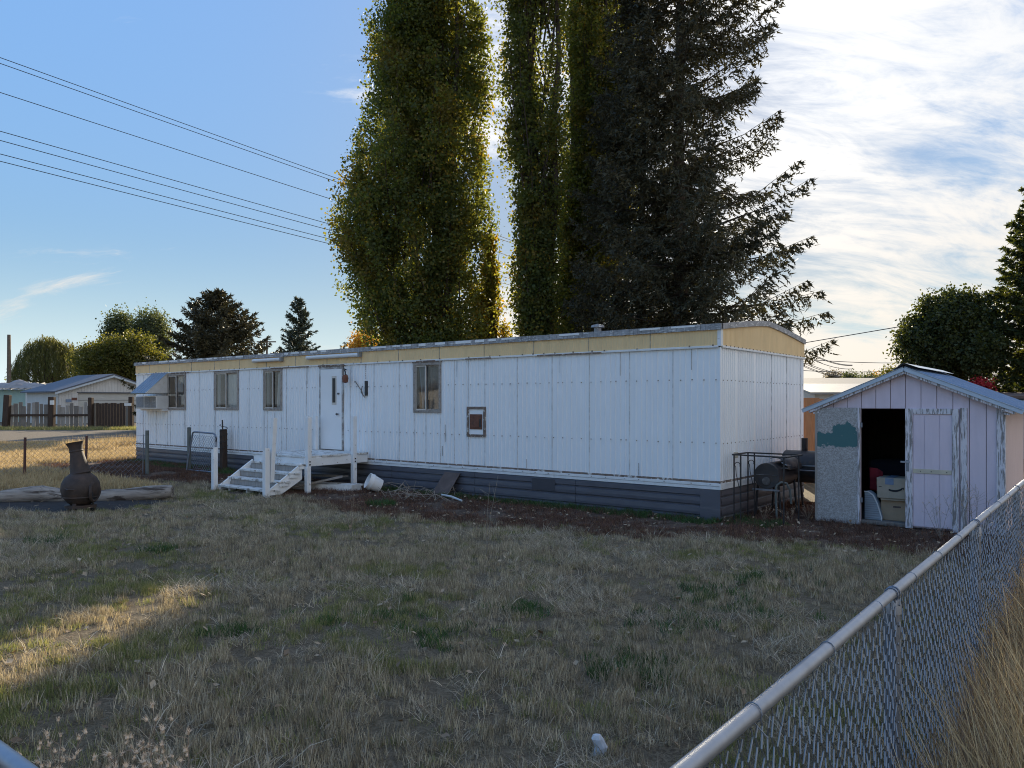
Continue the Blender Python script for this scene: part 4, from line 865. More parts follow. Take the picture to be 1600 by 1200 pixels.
# ------------------------------------------------------------------ smoker and iron rack at the end of the home
def smoker():
    t = thing('barrel_smoker', 'black offset barrel smoker with short chimney between the home and shed', 'smoker', (.75, 1.6, 0))
    def barrel(c, r, l, axis, mat, name, n=28):
        rot = Matrix.Rotation(R(-90), 3, 'X') if axis == 'y' else Matrix.Rotation(R(90), 3, 'Y')
        return MB().lathe([(0, 0), (r*.97, 0), (r, .015), (r, .03), (r*.985, .04), (r*.985, l-.04), (r, l-.03), (r, l-.015), (r*.97, l), (0, l)], c, n, rot).build(name, mat, t, smooth=True)
    b = barrel((.43, .86, .68), .215, .95, 'y', MW['smoker'], 'fire_box')
    MB().lathe([(.05, 0), (.065, 0), (.065, .02), (.05, .02)], (.43, .855, .60), 18, Matrix.Rotation(R(90), 3, 'X')).build('air_vent', MW['drum'], b)
    for k in range(4): a = k*math.pi/2; MB().beam((.43, .838, .60), (.43+.05*math.cos(a), .838, .60+.05*math.sin(a)), .014, .008).build('vent_spoke', MW['drum'], b)
    MB().tube([(.26, .848, .70), (.60, .848, .70)], .006, 5).build('door_seam', MW['drum'], b); bx('shelf_bar', MW['galvd'], t, .22, .66, .78, .82, .45, .475)
    # lid half raised on the fire box
    m = MB(); n = 12; vs = []
    for y in (1.05, 1.72):
        for k in range(n+1): a = R(10+k*100/n); vs.append((.50+.235*math.cos(a), y, .74+.235*math.sin(a)))
    m.add(vs, [(k, k+1, n+2+k, n+1+k) for k in range(n)]); o = m.build('lid', MW['smoker'], t, smooth=True); md = o.modifiers.new('thick', 'SOLIDIFY'); md.thickness = .008
    MB().tube([(.62, 1.02, .90), (.70, 1.02, .86), (.70, 1.3, .84), (.63, 1.3, .88)], .010, 6).build('handle', MW['galvd'], o)
    bx('inner_grate', MW['drum'], t, .35, .72, 1.06, 1.70, .80, .815)
    c = barrel((.30, 2.18, .76), .285, 1.15, 'x', MW['smoker'], 'cooking_chamber')
    MB().beam((.45, 1.885, .80), (1.35, 1.885, .80), .018, .02).build('lid_edge', MW['galv'], c); MB().tube([(.6, 1.87, .72), (.6, 1.83, .72), (1.2, 1.83, .72), (1.2, 1.87, .72)], .012, 6).build('handle', MW['galvd'], c)
    MB().tube([(.62, 2.2, 1.0), (.62, 2.2, 1.26)], .055, 14).build('chimney', MW['black'], t, smooth=True)
    for x, y, h in ((.27, .92, .58), (.60, .92, .58), (.27, 1.7, .58), (.60, 1.7, .58), (.5, 2.35, .55), (1.3, 2.0, .55), (1.3, 2.35, .55)): MB().tube([(x, y, h), (x+(.05 if x > .4 else -.05), y, -.02)], .02, 8).build('leg', MW['black'], t, smooth=True)
    pts = [(.62, .80, .0), (.60, .80, .45), (.62, .80, .55), (.68, .83, .60), (.75, .88, .58), (.79, .92, .48), (.80, .95, .25)]
    MB().tube(pts, .018, 8).build('arched_support', MW['greenpost'], t, smooth=True)
    r = thing('iron_rack', 'black wrought-iron rack with small scrolls beside the corner of the home', 'rack', (.55, .4, 0))
    Z = 1.06; x0, x1, y0, y1 = .17, 1.0, .10, .70
    for a, b in (((x0, y0, Z), (x1, y0, Z-.01)), ((x0, y1, Z), (x1+.05, y1, Z)), ((x0, y0, Z), (x0, y1, Z)), ((x1, y0, Z-.01), (x1+.05, y1, Z))): MB().beam(a, b, .028, .022).build('top_bar', MW['black'], r)
    for x, y in ((x0+.02, y0), (x0+.12, y0+.02), (x0+.02, y1-.02), (x0+.12, y1), (x1-.03, y0), (x1, y1)): MB().beam((x, y, -.03), (x, y, Z), .018, .018).build('upright', MW['black'], r)
    for y in (y0+.01, y1-.01): MB().tube([(x0+.07+.042*math.cos(a)*(1-.0*a), y, Z-.16+.042*math.sin(a)) for a in [R(20*k-30) for k in range(14)]]+[(x0+.05, y, Z-.30), (x0+.10, y, Z-.52)], .006, 5).build('scroll', MW['black'], r)
smoker()

# ------------------------------------------------------------------ things seen beyond: cedar fence, houses, garage, picket fence
def backdrop():
    # cedar plank fence between home and shed
    t = thing('cedar_fence', 'orange-brown cedar board fence seen between the home and the shed', 'fence', tuple(Vector((6.6, 18.2, 0))), False)
    for k in range(9): x = 6.62+k*.20; y = 17.9+k*.05; bx('board', MW['cedar'], t, x, x+.185, y, y+.02, 0, 1.98+random.uniform(-.02, .02), .003)
    MB().beam((6.6, 17.96, 1.6), (8.5, 18.4, 1.6), .04, .09).build('rail', MW['cedar'], t)
    # right-hand neighbours
    def house(name, label, x0, x1, y0, y1, ze, zp, wall, roof, ridge='x', z0=.2, ov=.35, wins=()):
        t = thing(name, label, 'house', ((x0+x1)/2, (y0+y1)/2, z0), False)
        bx('wall', wall, t, x0, x1, y0, y1, z0-.2, ze)
        m = MB(); xm, ym = (x0+x1)/2, (y0+y1)/2; th = .1
        if ridge == 'x':
            for sg in (-1, 1): ye = ym+sg*(ym-y0+ov); m.prism([(x0-ov, ym, zp), (x0-ov, ye, ze-.02), (x0-ov, ye, ze-.02+th), (x0-ov, ym, zp+th)], (x1-x0+2*ov, 0, 0))
            for xx in (x0, x1-.1): MB().prism([(xx, y0, ze), (xx, y1, ze), (xx, ym, zp)], (.1, 0, 0)).build('gable', wall, t)
        else:
            for sg in (-1, 1): xe = xm+sg*(xm-x0+ov); m.prism([(xm, y0-ov, zp), (xe, y0-ov, ze-.02), (xe, y0-ov, ze-.02+th), (xm, y0-ov, zp+th)], (0, y1-y0+2*ov, 0))
            for yy in (y0, y1-.1): MB().prism([(x0, yy, ze), (x1, yy, ze), (xm, yy, zp)], (0, .1, 0)).build('gable', wall, t)
        m.build('roof', roof, t)
        for wx, wz, ww, wh in wins:
            w = bx('window', MW['vinyl'], t, wx-ww/2, wx+ww/2, y0-.04, y0, wz-wh/2, wz+wh/2); bx('pane', MW['black'], w, wx-ww/2+.06, wx+ww/2-.06, y0-.05, y0-.04, wz-wh/2+.06, wz+wh/2-.06)
        return t
    house('neighbour_house', 'low house with grey shingle roof beyond the cedar fence', 17.6, 30, 44, 52, 2.6, 3.35, MW['cream'], MW['roofgr'], 'x', wins=((20, 1.6, 1.2, 1.0), (24, 1.6, 1.2, 1.0)))
    house('neighbour_house', 'small house with pale metal roof in front of the grey-roofed one', 14.2, 19.5, 36, 41, 2.3, 2.75, MW['vinyl'], MW['rooflt'], 'x', wins=((15.6, 1.5, .8, .9),))
    t = house('neighbour_house', 'flat brown-roofed trailer with a pale metal porch roof behind the shed', 17.5, 31, 27.5, 33, 2.05, 2.2, MW['cream'], MW['roofbr'], 'x', wins=((19, 1.3, 1.0, .9),))
    m = MB(); n = 20
    for k in range(n): x = 16.8+k*.7; m.prism([(x, 25.6, 1.85), (x+.62, 25.6, 1.85), (x+.66, 25.6, 1.90), (x+.70, 25.6, 1.85)], (0, 1.9, .17))
    m.build('porch_roof', MW['rooflt'], t)
    for x in (17.2, 21, 25, 29): MB().beam((x, 25.7, 0), (x, 25.7, 1.86), .09, .09).build('porch_post', MW['vinyl'], t)
    # the far side of the road: unseen houses, added to bounce sunlight onto the shaded wall; mirrored in its windows
    for (x0, x1, y0, y1, ze, zp, wl, rf, lb, wn) in ((-47, -36, 2, 11, 2.9, 4.6, 'cream', 'roofgr', 'cream gabled house mirrored in the bedroom windows of the home', (-43, -39)), (-38, -26, -16, -8, 3.0, 4.9, 'vinyl', 'roofbr', 'white house across the road with a brown gable roof', (-35, -29)), (-22, -11.5, -29, -21, 2.9, 4.7, 'tan_house', 'roofgr', 'tan house across the road beside the white one', (-19, -14))):
        t = house('roadside_house', lb, x0, x1, y0, y1, ze, zp, MW[wl], MW[rf], 'x', z0=0)
        for wx in wn: w = bx('window', MW['vinyl'], t, wx-.8, wx+.8, y1, y1+.05, 1.0, 2.2); bx('pane', MW['black'], w, wx-.7, wx+.7, y1+.05, y1+.06, 1.1, 2.1)
        xm = (x0+x1)/2; d = bx('door', MW['darkwood'], t, xm-.5, xm+.5, y1, y1+.05, 0, 2.1); bx('handle', MW['galv'], d, xm+.32, xm+.4, y1+.05, y1+.09, 1.0, 1.04)
    # garage on the left: long side, gable front with wide door
    c = at(92, 611, 56); cx, cy = c.x, c.y; g = gz(cx, cy); ze = c.z; u = Vector((.6, .8, 0)); v = Vector((-.8, .6, 0)); Wd, Lg = 7.6, 5.4
    gl = thing('garage', 'pale weathered garage with slate-blue gable roof behind the picket fence', 'garage', (cx, cy, g), False); O = Vector((cx, cy, 0)); zp = at(174, 587, 59).z
    def P3(a, b, z): q = O+u*a+v*b; return (q.x, q.y, z)
    DA, DB, DZ = 1.35, 6.9, g+2.3
    def quadp(a0, a1, z0, z1, mat, nm, b=0, th=.1): MB().prism([P3(a0, b, z0), P3(a1, b, z0), P3(a1, b, z1), P3(a0, b, z1)], v*th).build(nm, mat, gl)
    for k in range(34):
        a = k*Wd/34; b = a+Wd/34-.012; top = lambda q: ze+(zp-ze)*(1-abs(q-Wd/2)/(Wd/2)); z0 = DZ+.06 if DA-.05 < (a+b)/2 < DB+.05 else g-.1
        ts = [a, b] if not a < Wd/2 < b else [a, Wd/2, b]
        MB().prism([P3(a, 0, z0), P3(b, 0, z0)]+[P3(q, 0, top(q)) for q in reversed(ts)], v*.05).build('front_board', MW['garage'], gl)
    MB().prism([P3(0, .055, g), P3(DA, .055, g), P3(DA, .055, DZ), P3(DB, .055, DZ), P3(DB, .055, g), P3(Wd, .055, g), P3(Wd, .055, ze), P3(Wd/2, .055, zp), P3(0, .055, ze)], v*.05).build('front_wall', MW['gdoor'], gl)
    for k in range(4): z0 = g+k*(DZ-g)/4; quadp(DA, DB, z0+.01, z0+(DZ-g)/4-.01, MW['gdoor'], 'door_panel', .12, .04)
    quadp(DA-.1, DB+.1, DZ-.02, DZ+.07, MW['roofbl'], 'door_header', -.02, .06)
    bx_side = MB().prism([P3(0, .06, g-.1), P3(0, Lg, g-.1), P3(0, Lg, ze), P3(0, .06, ze)], -u*.06); bx_side.build('side_wall', MW['cream'], gl)
    MB().prism([P3(0, Lg, g-.1), P3(Wd, Lg, g-.1), P3(Wd, Lg, ze), P3(Wd/2, Lg, zp), P3(0, Lg, ze)], v*.1).build('back_wall', MW['cream'], gl); MB().prism([P3(Wd, .1, g-.1), P3(Wd, Lg, g-.1), P3(Wd, Lg, ze), P3(Wd, .1, ze)], u*.06).build('side_wall', MW['cream'], gl)
    for sg in (0, 1):
        e = -.4 if sg == 0 else Wd+.4; zz = ze-(zp-ze)/(Wd/2)*.4
        MB().prism([P3(Wd/2, -.35, zp+.03), P3(e, -.35, zz+.03), P3(e, -.35, zz+.12), P3(Wd/2, -.35, zp+.14)], v*(Lg+.7)).build('roof', MW['roofbl'], gl)
        MB().prism([P3(Wd/2, -.37, zp-.12), P3(e, -.37, zz-.12), P3(e, -.37, zz+.02), P3(Wd/2, -.37, zp+.02)], v*.03).build('rake_board', MW['rake'], gl)
    # mint house with tarps on its metal roof
    q = at(0, 609, 62); th = thing('neighbour_house', 'mint green house with tarps thrown over its ribbed metal roof', 'house', (q.x, q.y+3, .25), False)
    x1 = at(42, 609, 62).x; bx('wall', MW['mint'], th, q.x-8, x1, 62, 68, 0, q.z)
    for k in range(20): x = q.x-8.2+k*(x1-q.x+9.0)/20; MB().prism([(x, 61.5, q.z-.02), (x+.40, 61.5, q.z-.02), (x+.44, 61.5, q.z+.06), (x+.50, 61.5, q.z-.02)], (0, 3.6, .62)).build('roof_sheet', MW['rooflt'], th)
    for px, w, h in ((12, 1.3, .35), (22, 1.6, .6), (44, 1.5, .32)):
        s = at(px, 604, 63.2); m = MB(); n = 10; vs = []
        for i in range(n+1):
            for j in range(n+1): a, b = i/n*2-1, j/n*2-1; vs.append((s.x+a*w, s.y+b*1.0, q.z+.3+.17*b+h*max(0, 1-abs(a)**1.5)*(1-b*b)*(.8+.5*mnoise.noise((a*2+px, b*2, 1)))))
        m.add(vs, [(i*(n+1)+j, i*(n+1)+j+1, (i+1)*(n+1)+j+1, (i+1)*(n+1)+j) for i in range(n) for j in range(n)]); m.build('tarp', MW['tarp'], th, smooth=True)
    bx('corner_trim', MW['vinyl'], th, x1-.05, x1+.3, 61.9, 62.0, 0, q.z-.1)
    # picket fence
    D = 46.0; pf = thing('picket_fence', 'uneven weathered picket fence between dark posts in front of the garage', 'fence', (at(70, 668, D).x, D, .25), False)
    g = .25; rr = random.Random(3); px = 15.5
    while px < 139:
        w = rr.uniform(4.2, 6.0); gap = rr.uniform(.8, 2.6)
        if not (75 < px < 86):
            p = at(px, 668, D); ww = w/F*D; h = 1.60+rr.uniform(-.22, .12)
            MB().add([(p.x+i, D+j, g-.05) for i, j in ((0, 0), (ww, 0), (ww, .03), (0, .03))]+[(p.x+i+rr.uniform(-.03, .03)*1.6, D+j, g+h+rr.uniform(-.02, .02)) for i, j in ((0, 0), (ww, 0), (ww, .03), (0, .03))], [(3, 2, 1, 0), (4, 5, 6, 7), (0, 1, 5, 4), (1, 2, 6, 5), (2, 3, 7, 6), (3, 0, 4, 7)]).build('picket', MW['oldwoodb'] if rr.random() < .55 else MW['oldwood'], pf)
        px += w+gap
    for a, b in ((10, 80), (82, 142)): MB().beam(at(a, 649, D-.05), at(b, 648.5, D-.05), .05, .13).build('rail', MW['darkwood'], pf)
    for px, top, lean in ((9, 617, .12), (80.5, 620, .03), (142, 621, .0)):
        a = at(px, 669, D-.12); b = at(px, top, D-.12); b.x += lean; MB().beam(a, b, .34 if px < 100 else .22, .3).build('post', MW['darkwood'], pf, .03)
    wg = thing('wooden_gate', 'dark solid board gate beside the picket fence', 'gate', (at(172, 667, D).x, D, .25), False); px = 145.5
    while px < 207: p = at(px, 668, D); w = 4.6/F*D; bx('board', MW['darkwood'] if rr.random() < .7 else MW['oldwood'], wg, p.x, p.x+w-.012, D, D+.03, g, g+1.62+rr.uniform(-.03, .03)); px += 4.6
    MB().beam(at(205, 668, D-.1), at(205, 620, D-.1), .24, .2).build('post', MW['darkwood'], wg)
    for px, py, D2, lb in ((81, 629, D-.32, 'small white card sign nailed to the dark fence post'),):
        p = at(px, py, D2); o = MB().box(p.x-.12, p.x+.12, p.y, p.y+.03, p.z-.13, p.z+.13).build('card_sign', MW['sign']); tag(o, lb, 'sign')
    p = at(199.5, 632, D-1.2); t = thing('stake_sign', 'blank white sign on a thin stake before the dark gate', 'sign', (p.x, p.y, .25), False); bx('board', MW['sign'], t, p.x-.2, p.x+.2, p.y, p.y+.03, p.z-.08, p.z+.08); MB().beam((p.x+.03, p.y+.04, .2), (p.x+.03, p.y+.04, p.z), .05, .04).build('stake', MW['darkwood'], t)
    for px, lb in ((107, 'blue square plate mounted on the garage wall'), (116, 'dark red plate mounted high on the garage wall')):
        p = at(px, 626 if px == 107 else 623.5, 56.3); o = MB().box(p.x-.2, p.x+.2, p.y, p.y+.04, p.z-.1, p.z+.1).build('wall_plate', MW['tape'] if px == 107 else MW['rust']); tag(o, lb, 'sign')
backdrop()

# ------------------------------------------------------------------ poles and overhead wires
def poles():
    def pole(p, h, label, arm=1.1, arms=1, r=.14):
        t = thing('utility_pole', label, 'utility pole', tuple(p), False)
        MB().tube([p, p+Vector((0, 0, h))], [r, r*.7], 10).build('shaft', MW['polewood'], t, smooth=True)
        for k in range(arms): z = h-.35-.8*k; MB().beam(p+Vector((-arm, -.15, z)), p+Vector((arm, -.15, z)), .10, .12).build('crossarm', MW['polewood'], t)
    pole(Vector((at(14, 600, 70).x, 70, .25)), at(14, 523, 70).z-.25, 'plain wooden pole rising beside the weeping willow', arms=0, r=.2)
    pole(Vector((at(417, 600, 80).x, 80, .25)), at(417, 529, 80).z-.25, 'wooden utility pole with crossarm between the two conifers', 1.0)
    pole(Vector((at(1562, 600, 120).x, 120, .25)), at(1562, 587, 120).z-.25, 'distant utility pole with crossarm beyond the brown-roofed trailer', 1.7, r=.2)
    A = Vector((-10.6, 15.8, 0)); d = Vector((.504, .864, 0))
    stops = [-32, 30, 84, 150]
    for s in stops[1:3]: q = A+d*s; q.z = gz(q.x, q.y); pole(q, 9.3, 'tall utility pole hidden among the conifers' if s == 30 else 'utility pole standing beyond the spruces', 1.2, 2)
    names = ['top pair', 'top pair', 'single middle', 'lower group', 'lower group', 'lowest pair', 'lowest pair']
    for i, z in enumerate((9.02, 8.9, 8.3, 7.5, 7.31, 7.03, 6.88)):
        pts = []
        for a, b in zip(stops[:-1], stops[1:]):
            for k in range(14): f = k/14; s = a+(b-a)*f; q = A+d*s; sag = (.18 if b-a < 65 else .9)*4*f*(1-f); pts.append((q.x, q.y, z+.12-(sag if a > -20 else sag*.75)))
        o = MB().tube(pts, [.008+.0004*max(0, p[1]-20) for p in pts], 4).build('overhead_wire', MW['cable'])
        lb = {'top pair': 'thin black wire of the uppermost close pair crossing the blue sky', 'single middle': 'lone black wire between the upper pair and the lower wires', 'lower group': 'black wire of the middle pair of the lower overhead wires', 'lowest pair': 'black wire of the lowest pair crossing the blue sky'}[names[i]]
        tag(o, lb, 'wire', 'overhead wires '+names[i])
    for (a, b, D1, D2, lb) in (((1255, 536), (1420, 508), 70, 60, 'thin service wire rising toward the round maple'), ((1240, 578), (1430, 578), 90, 90, 'level far wire above the distant rooftops'), ((1240, 560), (1450, 566), 80, 100, 'slack far wire dipping behind the round maple')):
        p, q = at(*a, D1), at(*b, D2); o = MB().tube([p.lerp(q, k/10)+Vector((0, 0, -.5*4*(k/10)*(1-k/10)*(0 if a[1] == 536 else .5))) for k in range(11)], .035, 4).build('service_wire', MW['cable']); tag(o, lb, 'wire')
poles()

# ------------------------------------------------------------------ trees
def rand_unit(n, rng): v = rng.normal(size=(n, 3)); return v/np.linalg.norm(v, axis=1, keepdims=True)
def leaf_cloud(cent, per, spread, size, rng, coff=None):
    n = len(cent)*per; c = np.repeat(cent, per, 0) + rng.normal(size=(n, 3))*np.repeat(np.atleast_1d(spread)*np.ones(len(cent)), per)[:, None]*np.array([1, 1, 1.15])
    d = rand_unit(n, rng); d[:, 2] -= .25; d /= np.linalg.norm(d, axis=1, keepdims=True)
    s = np.cross(d, rand_unit(n, rng)); s /= np.linalg.norm(s, axis=1, keepdims=True)+1e-9
    sz = size*rng.uniform(.65, 1.3, n)[:, None]
    V = np.stack([c, c+d*sz*.45+s*sz*.42, c+d*sz, c+d*sz*.45-s*sz*.42], 1).reshape(-1, 3)
    Fc = np.arange(n*4).reshape(n, 4)
    clr = np.repeat(rng.uniform(-.20, .20, len(cent))+(0 if coff is None else coff), per)+rng.uniform(0, 1, n)*.75+.12
    return V, Fc, np.repeat(np.clip(clr, 0, 1), 4)
def noise3(p, s, st=1.): return np.array([mnoise.noise((q[0]*s, q[1]*s, q[2]*s*st)) for q in p])
def limb_set(m, base, tips, r0, rng, n=5, up=.5, sides=6):
    for t in tips:
        a = Vector(base); b = Vector(t); mid = a.lerp(b, .45); mid.z += (b.z-a.z)*.0; mid.x = a.x+(b.x-a.x)*up; mid.y = a.y+(b.y-a.y)*up; pts = []
        for k in range(n+1): f = k/n; pts.append(a*(1-f)**2+mid*2*f*(1-f)+b*f*f+Vector((rng.normal()*.03, rng.normal()*.03, 0)))
        m.tube(pts, [r0*(1-.85*k/n) for k in range(n+1)], sides, False)
def poplar(label, D, outline, zlow, ztop, ncl, per, seed, leaf=.10, mat='poplar', stems=((0, 0, .2),), gap=-.12, shell=.45, name='poplar_tree', group=None, spread=.19, trunk_r=.18, depth=.85, plw=1.):
    """outline: rows (photo y, px left, px right) of the crown as seen, at distance D; extended above the frame to ztop"""
    rng = np.random.default_rng(seed)
    rows = sorted([(CAM_H+(HOR-py)/F*D, (a-800)/F*D, (b-800)/F*D) for py, a, b in outline])
    zs = [r[0] for r in rows]; cxs = [(r[1]+r[2])/2 for r in rows]; hw = [(r[2]-r[1])/2 for r in rows]
    zt, ct, ht = zs[-1], cxs[-1], hw[-1]
    for f in (.35, .7, .9, 1.0): zs.append(zt+(ztop-zt)*f); cxs.append(ct); hw.append(max(.05, ht*(1-f**1.8)))
    pts = []; plumes = []; coff = []
    while len(pts) < ncl:                          # steep ascending branches, each a plume of leaf clumps
        z = rng.uniform(zlow+.5, ztop)
        h = np.interp(z, zs, hw)
        if rng.uniform(0, max(hw)) > h+.12: continue
        a = rng.uniform(0, 2*np.pi); r = rng.uniform(0, 1)**.42; ln = rng.uniform(1.8, 4.2)*(1 if z > 4 else .6); zb = max(.6, z-ln)
        c0, c1 = np.interp(zb, zs, cxs), np.interp(z, zs, cxs); hh = max(.05, h*rng.uniform(.94, 1.10)-.08*plw)
        tip = np.array([c1+np.cos(a)*r*hh, D+np.sin(a)*r*hh*depth, z]); root = np.array([c0+np.cos(a)*r*hh*.45, D+np.sin(a)*r*hh*.45*depth, zb])
        k = int(max(4, (z-zb)*rng.uniform(6, 9.5))); u = rng.uniform(.18, 1, k)[:, None]; wd = (.24*(1-u**3)+.05)*plw
        q = root*(1-u)+tip*u; q[:, :2] += (tip-root)[:2]*(.22*np.sin(u*np.pi)); q = q+rng.normal(size=(k, 3))*wd
        if mnoise.noise((tip[0]*.9, tip[1]*.9, tip[2]*.55+seed)) < gap: continue
        pts += list(q); plumes.append((root, tip)); coff += [rng.uniform(-.3, .3)]*k
    pts = np.array(pts)[:ncl]; coff = np.array(coff)[:ncl]
    base = ((cxs[0]+cxs[2])/2, D, 0); g = gz(base[0], base[1])
    t = thing(name, label, 'tree', (base[0], D, g), False, group)
    V, Fc, rn = leaf_cloud(pts, per, spread, leaf, rng, coff); o = mesh_np('crown', V-np.array(t.location), Fc, LM[mat], rn, t)
    m = MB()
    for dx, dy, r in stems:
        top = Vector((base[0]+dx*1.6, D+dy*1.4, ztop*.93)); b = Vector((base[0]+dx*.35, D+dy*.5, g-.1)); pp = []
        for k in range(11): f = k/10; pp.append(b.lerp(top, f)+Vector((dx*.6*math.sin(f*3.1)+rng.normal()*.04, rng.normal()*.04, 0)))
        m.tube(pp, [r*(1-.86*k/10) for k in range(11)], 8)
    sel = pts[rng.choice(len(pts), min(len(pts), 95), replace=False)]
    for root_, tip_ in plumes[:150]:
        m.tube([tuple(root_), tuple((root_+tip_)/2+np.array([(tip_-root_)[0]*.2, (tip_-root_)[1]*.2, 0])), tuple(tip_)], [.028, .018, .006], 4, False)
    for q in sel[:50]:
        k = max(.6, q[2]-rng.uniform(1.6, 4.0)); f = k/ztop; dx, dy, r = stems[rng.integers(len(stems))]
        a = Vector((base[0]+dx*.35+dx*1.25*f, D+dy*.9*f, k)); m.tube([a, a.lerp(Vector(q), .5)+Vector((0, 0, .15)), Vector(q)], [.035, .022, .008], 4, False)
    m.build('trunk', MW['bark'], t, smooth=True); return t
GP = 'tall poplars behind the home'
poplar('broad dense Lombardy poplar left of the sky gap behind the home', 22.6, [(0, 578, 752), (60, 565, 764), (120, 556, 770), (200, 540, 774), (280, 534, 774), (330, 528, 764), (380, 524, 752), (430, 532, 750), (480, 556, 764), (520, 588, 768), (560, 620, 762), (590, 640, 752)], 1.0, 21, 6800, 34, 1, leaf=.085, spread=.12, stems=((0, 0, .24), (-.55, .2, .13), (.3, -.2, .13), (.2, .5, .12)), group=GP, gap=-.30)
poplar('slim dense poplar just right of the sky gap behind the home', 21.4, [(0, 785, 884), (90, 783, 884), (200, 780, 880), (290, 794, 872), (350, 812, 870), (440, 814, 868), (490, 804, 870), (540, 800, 872), (590, 805, 868)], 1.2, 21, 2500, 34, 2, leaf=.085, spread=.12, stems=((-.1, 0, .18), (.4, .1, .14)), group=GP, gap=-.26, depth=.95, plw=.75)
poplar('thin poplar with bare dark stems showing beside the spruces', 24.6, [(0, 866, 1004), (100, 866, 1004), (200, 868, 1000), (300, 868, 990), (400, 868, 975), (480, 872, 955), (560, 876, 950), (590, 880, 945)], 1.2, 20, 3600, 34, 3, leaf=.088, spread=.13, stems=((-1.0, 0, .19), (-.2, .2, .24), (.4, -.1, .17), (.9, .2, .14)), group=GP, gap=-.22)
poplar('young golden-orange poplar sapling glowing against the dark poplar', 23.9, [(378, 752, 776), (400, 744, 782), (440, 738, 784), (480, 738, 790), (520, 738, 798), (560, 740, 800), (590, 745, 797)], 1.2, 7.3, 520, 30, 4, leaf=.085, mat='gold', stems=((0, 0, .06), (.1, .1, .04)), name='poplar_sapling', spread=.10, gap=-.6, plw=.45)

def conifer(name, label, x, y, H, R0, zlow, nbr, seed, mat='spruce', step=.16, K=11, nl=.085, nw=.02, droop=.55, trunk_r=None, power=.85, group=None, curve=(-.22, .38), z0=None, minr=.0, lopsided=None, tl=1., lr=(.72, 1.1)):
    rng = np.random.default_rng(seed); g = gz(x, y); t = thing(name, label, 'tree', (x, y, g), False, group); tr = trunk_r or H*.011
    m = MB(); m.tube([(x, y, g-.1)]+[(x+rng.normal()*.03, y+rng.normal()*.03, g+H*f) for f in (.2, .4, .6, .8)]+[(x, y, g+H)], [tr, tr*.85, tr*.66, tr*.46, tr*.25, .01], 9)
    TP, TD, TL, TG = [], [], [], []
    for i in range(nbr):
        f = ((i+rng.uniform())/nbr)**1.08; z = zlow+(H-zlow)*f*.985; L = max(minr, R0*(1-f)**power)*rng.uniform(*lr)+.12; a = rng.uniform(0, 2*np.pi)
        if lopsided: L *= 1+lopsided[0]*math.cos(a-lopsided[1])
        c1, c2 = curve[0]*rng.uniform(.6, 1.4), curve[1]*rng.uniform(.5, 1.4); dh = np.array([math.cos(a), math.sin(a), 0]); sd = np.array([-dh[1], dh[0], 0])
        rise = .45*f
        us = np.arange(.12, 1.0, step/max(L, .3)); P = lambda u: np.array([x, y, g+z])+dh*L*u+np.array([0, 0, 1])*L*(c1*u+c2*u*u+rise*u)
        m.tube([tuple(P(u)) for u in (0, .3, .65, 1.0)], [.012+.012*L*(1-f), .009+.009*L*(1-f), .009, .004], 4, False)
        tang = dh+np.array([0, 0, c1+2*c2*.6+rise]); ct = rng.uniform(-.2, .2)
        for u in us:
            for sg in (-1, 1):
                if rng.uniform() < .12: continue
                l = (.10+.62*min(1, L*.55)*(1-u)**.7*rng.uniform(.5, 1.15))*tl
                d = sd*sg*rng.uniform(.55, 1.0)+tang*rng.uniform(.35, .8)+np.array([0, 0, -droop*rng.uniform(.3, 1.3)])
                TP.append(P(u)); TD.append(d/np.linalg.norm(d)); TL.append(l); TG.append(ct)
        TP.append(P(.82)); TD.append(tang/np.linalg.norm(tang)); TL.append(.22*L*.8+.12); TG.append(ct)
    TP, TD, TL, TG = map(np.array, (TP, TD, TL, TG)); n = len(TP)
    k = (np.arange(K)+.5)/K; base = TP[:, None, :]+TD[:, None, :]*(TL[:, None]*k[None, :])[:, :, None]; base[:, :, 2] -= (TL[:, None]*k[None, :]**2)*droop*.35
    base = base.reshape(-1, 3); N = len(base); Dr = np.repeat(TD, K, 0)*.75+rand_unit(N, rng)*.75; Dr /= np.linalg.norm(Dr, axis=1, keepdims=True)
    sd = np.cross(Dr, rand_unit(N, rng)); sd /= np.linalg.norm(sd, axis=1, keepdims=True)+1e-9; ln = nl*rng.uniform(.6, 1.35, N)[:, None]
    V = np.stack([base-sd*nw, base+sd*nw, base+Dr*ln], 1).reshape(-1, 3); Fc = np.arange(N*3).reshape(N, 3)
    rn = np.clip(np.repeat(TG, K)+rng.uniform(.1, .9, N), 0, 1); mesh_np('crown', V-np.array(t.location), Fc, LM[mat], np.repeat(rn, 3), t)
    m.build('trunk', MW['bark'], t, smooth=True); return t
sp = at(1064, 500, 19.6); conifer('spruce_tree', 'tall dark spruce with long drooping boughs reaching over the home roof', sp.x, 19.6, 21.5, 3.1, 2.9, 350, 21, step=.10, K=12, nl=.12, nw=.024, trunk_r=.21, power=.78, curve=(-.26, .40), lopsided=(.10, 0.0), tl=1.25, droop=.75)
sp = at(1003, 500, 21.0); conifer('spruce_tree', 'second dark spruce half hidden between the poplars and the tall spruce', sp.x, 21.0, 15.2, 2.35, 1.4, 230, 22, step=.11, K=12, nl=.12, nw=.024, trunk_r=.15, power=.8, lopsided=(.12, math.pi*.9), tl=1.3, droop=.75)
sp = at(338, 500, 42); conifer('spruce_tree', 'wide dark spruce with a leaning tip beyond the far end of the home', sp.x, 42, at(338, 458, 42).z-.2, 4.6, .4, 260, 23, step=.16, K=9, nl=.18, nw=.045, power=.8, tl=1.2, curve=(-.05, .25), droop=.35)
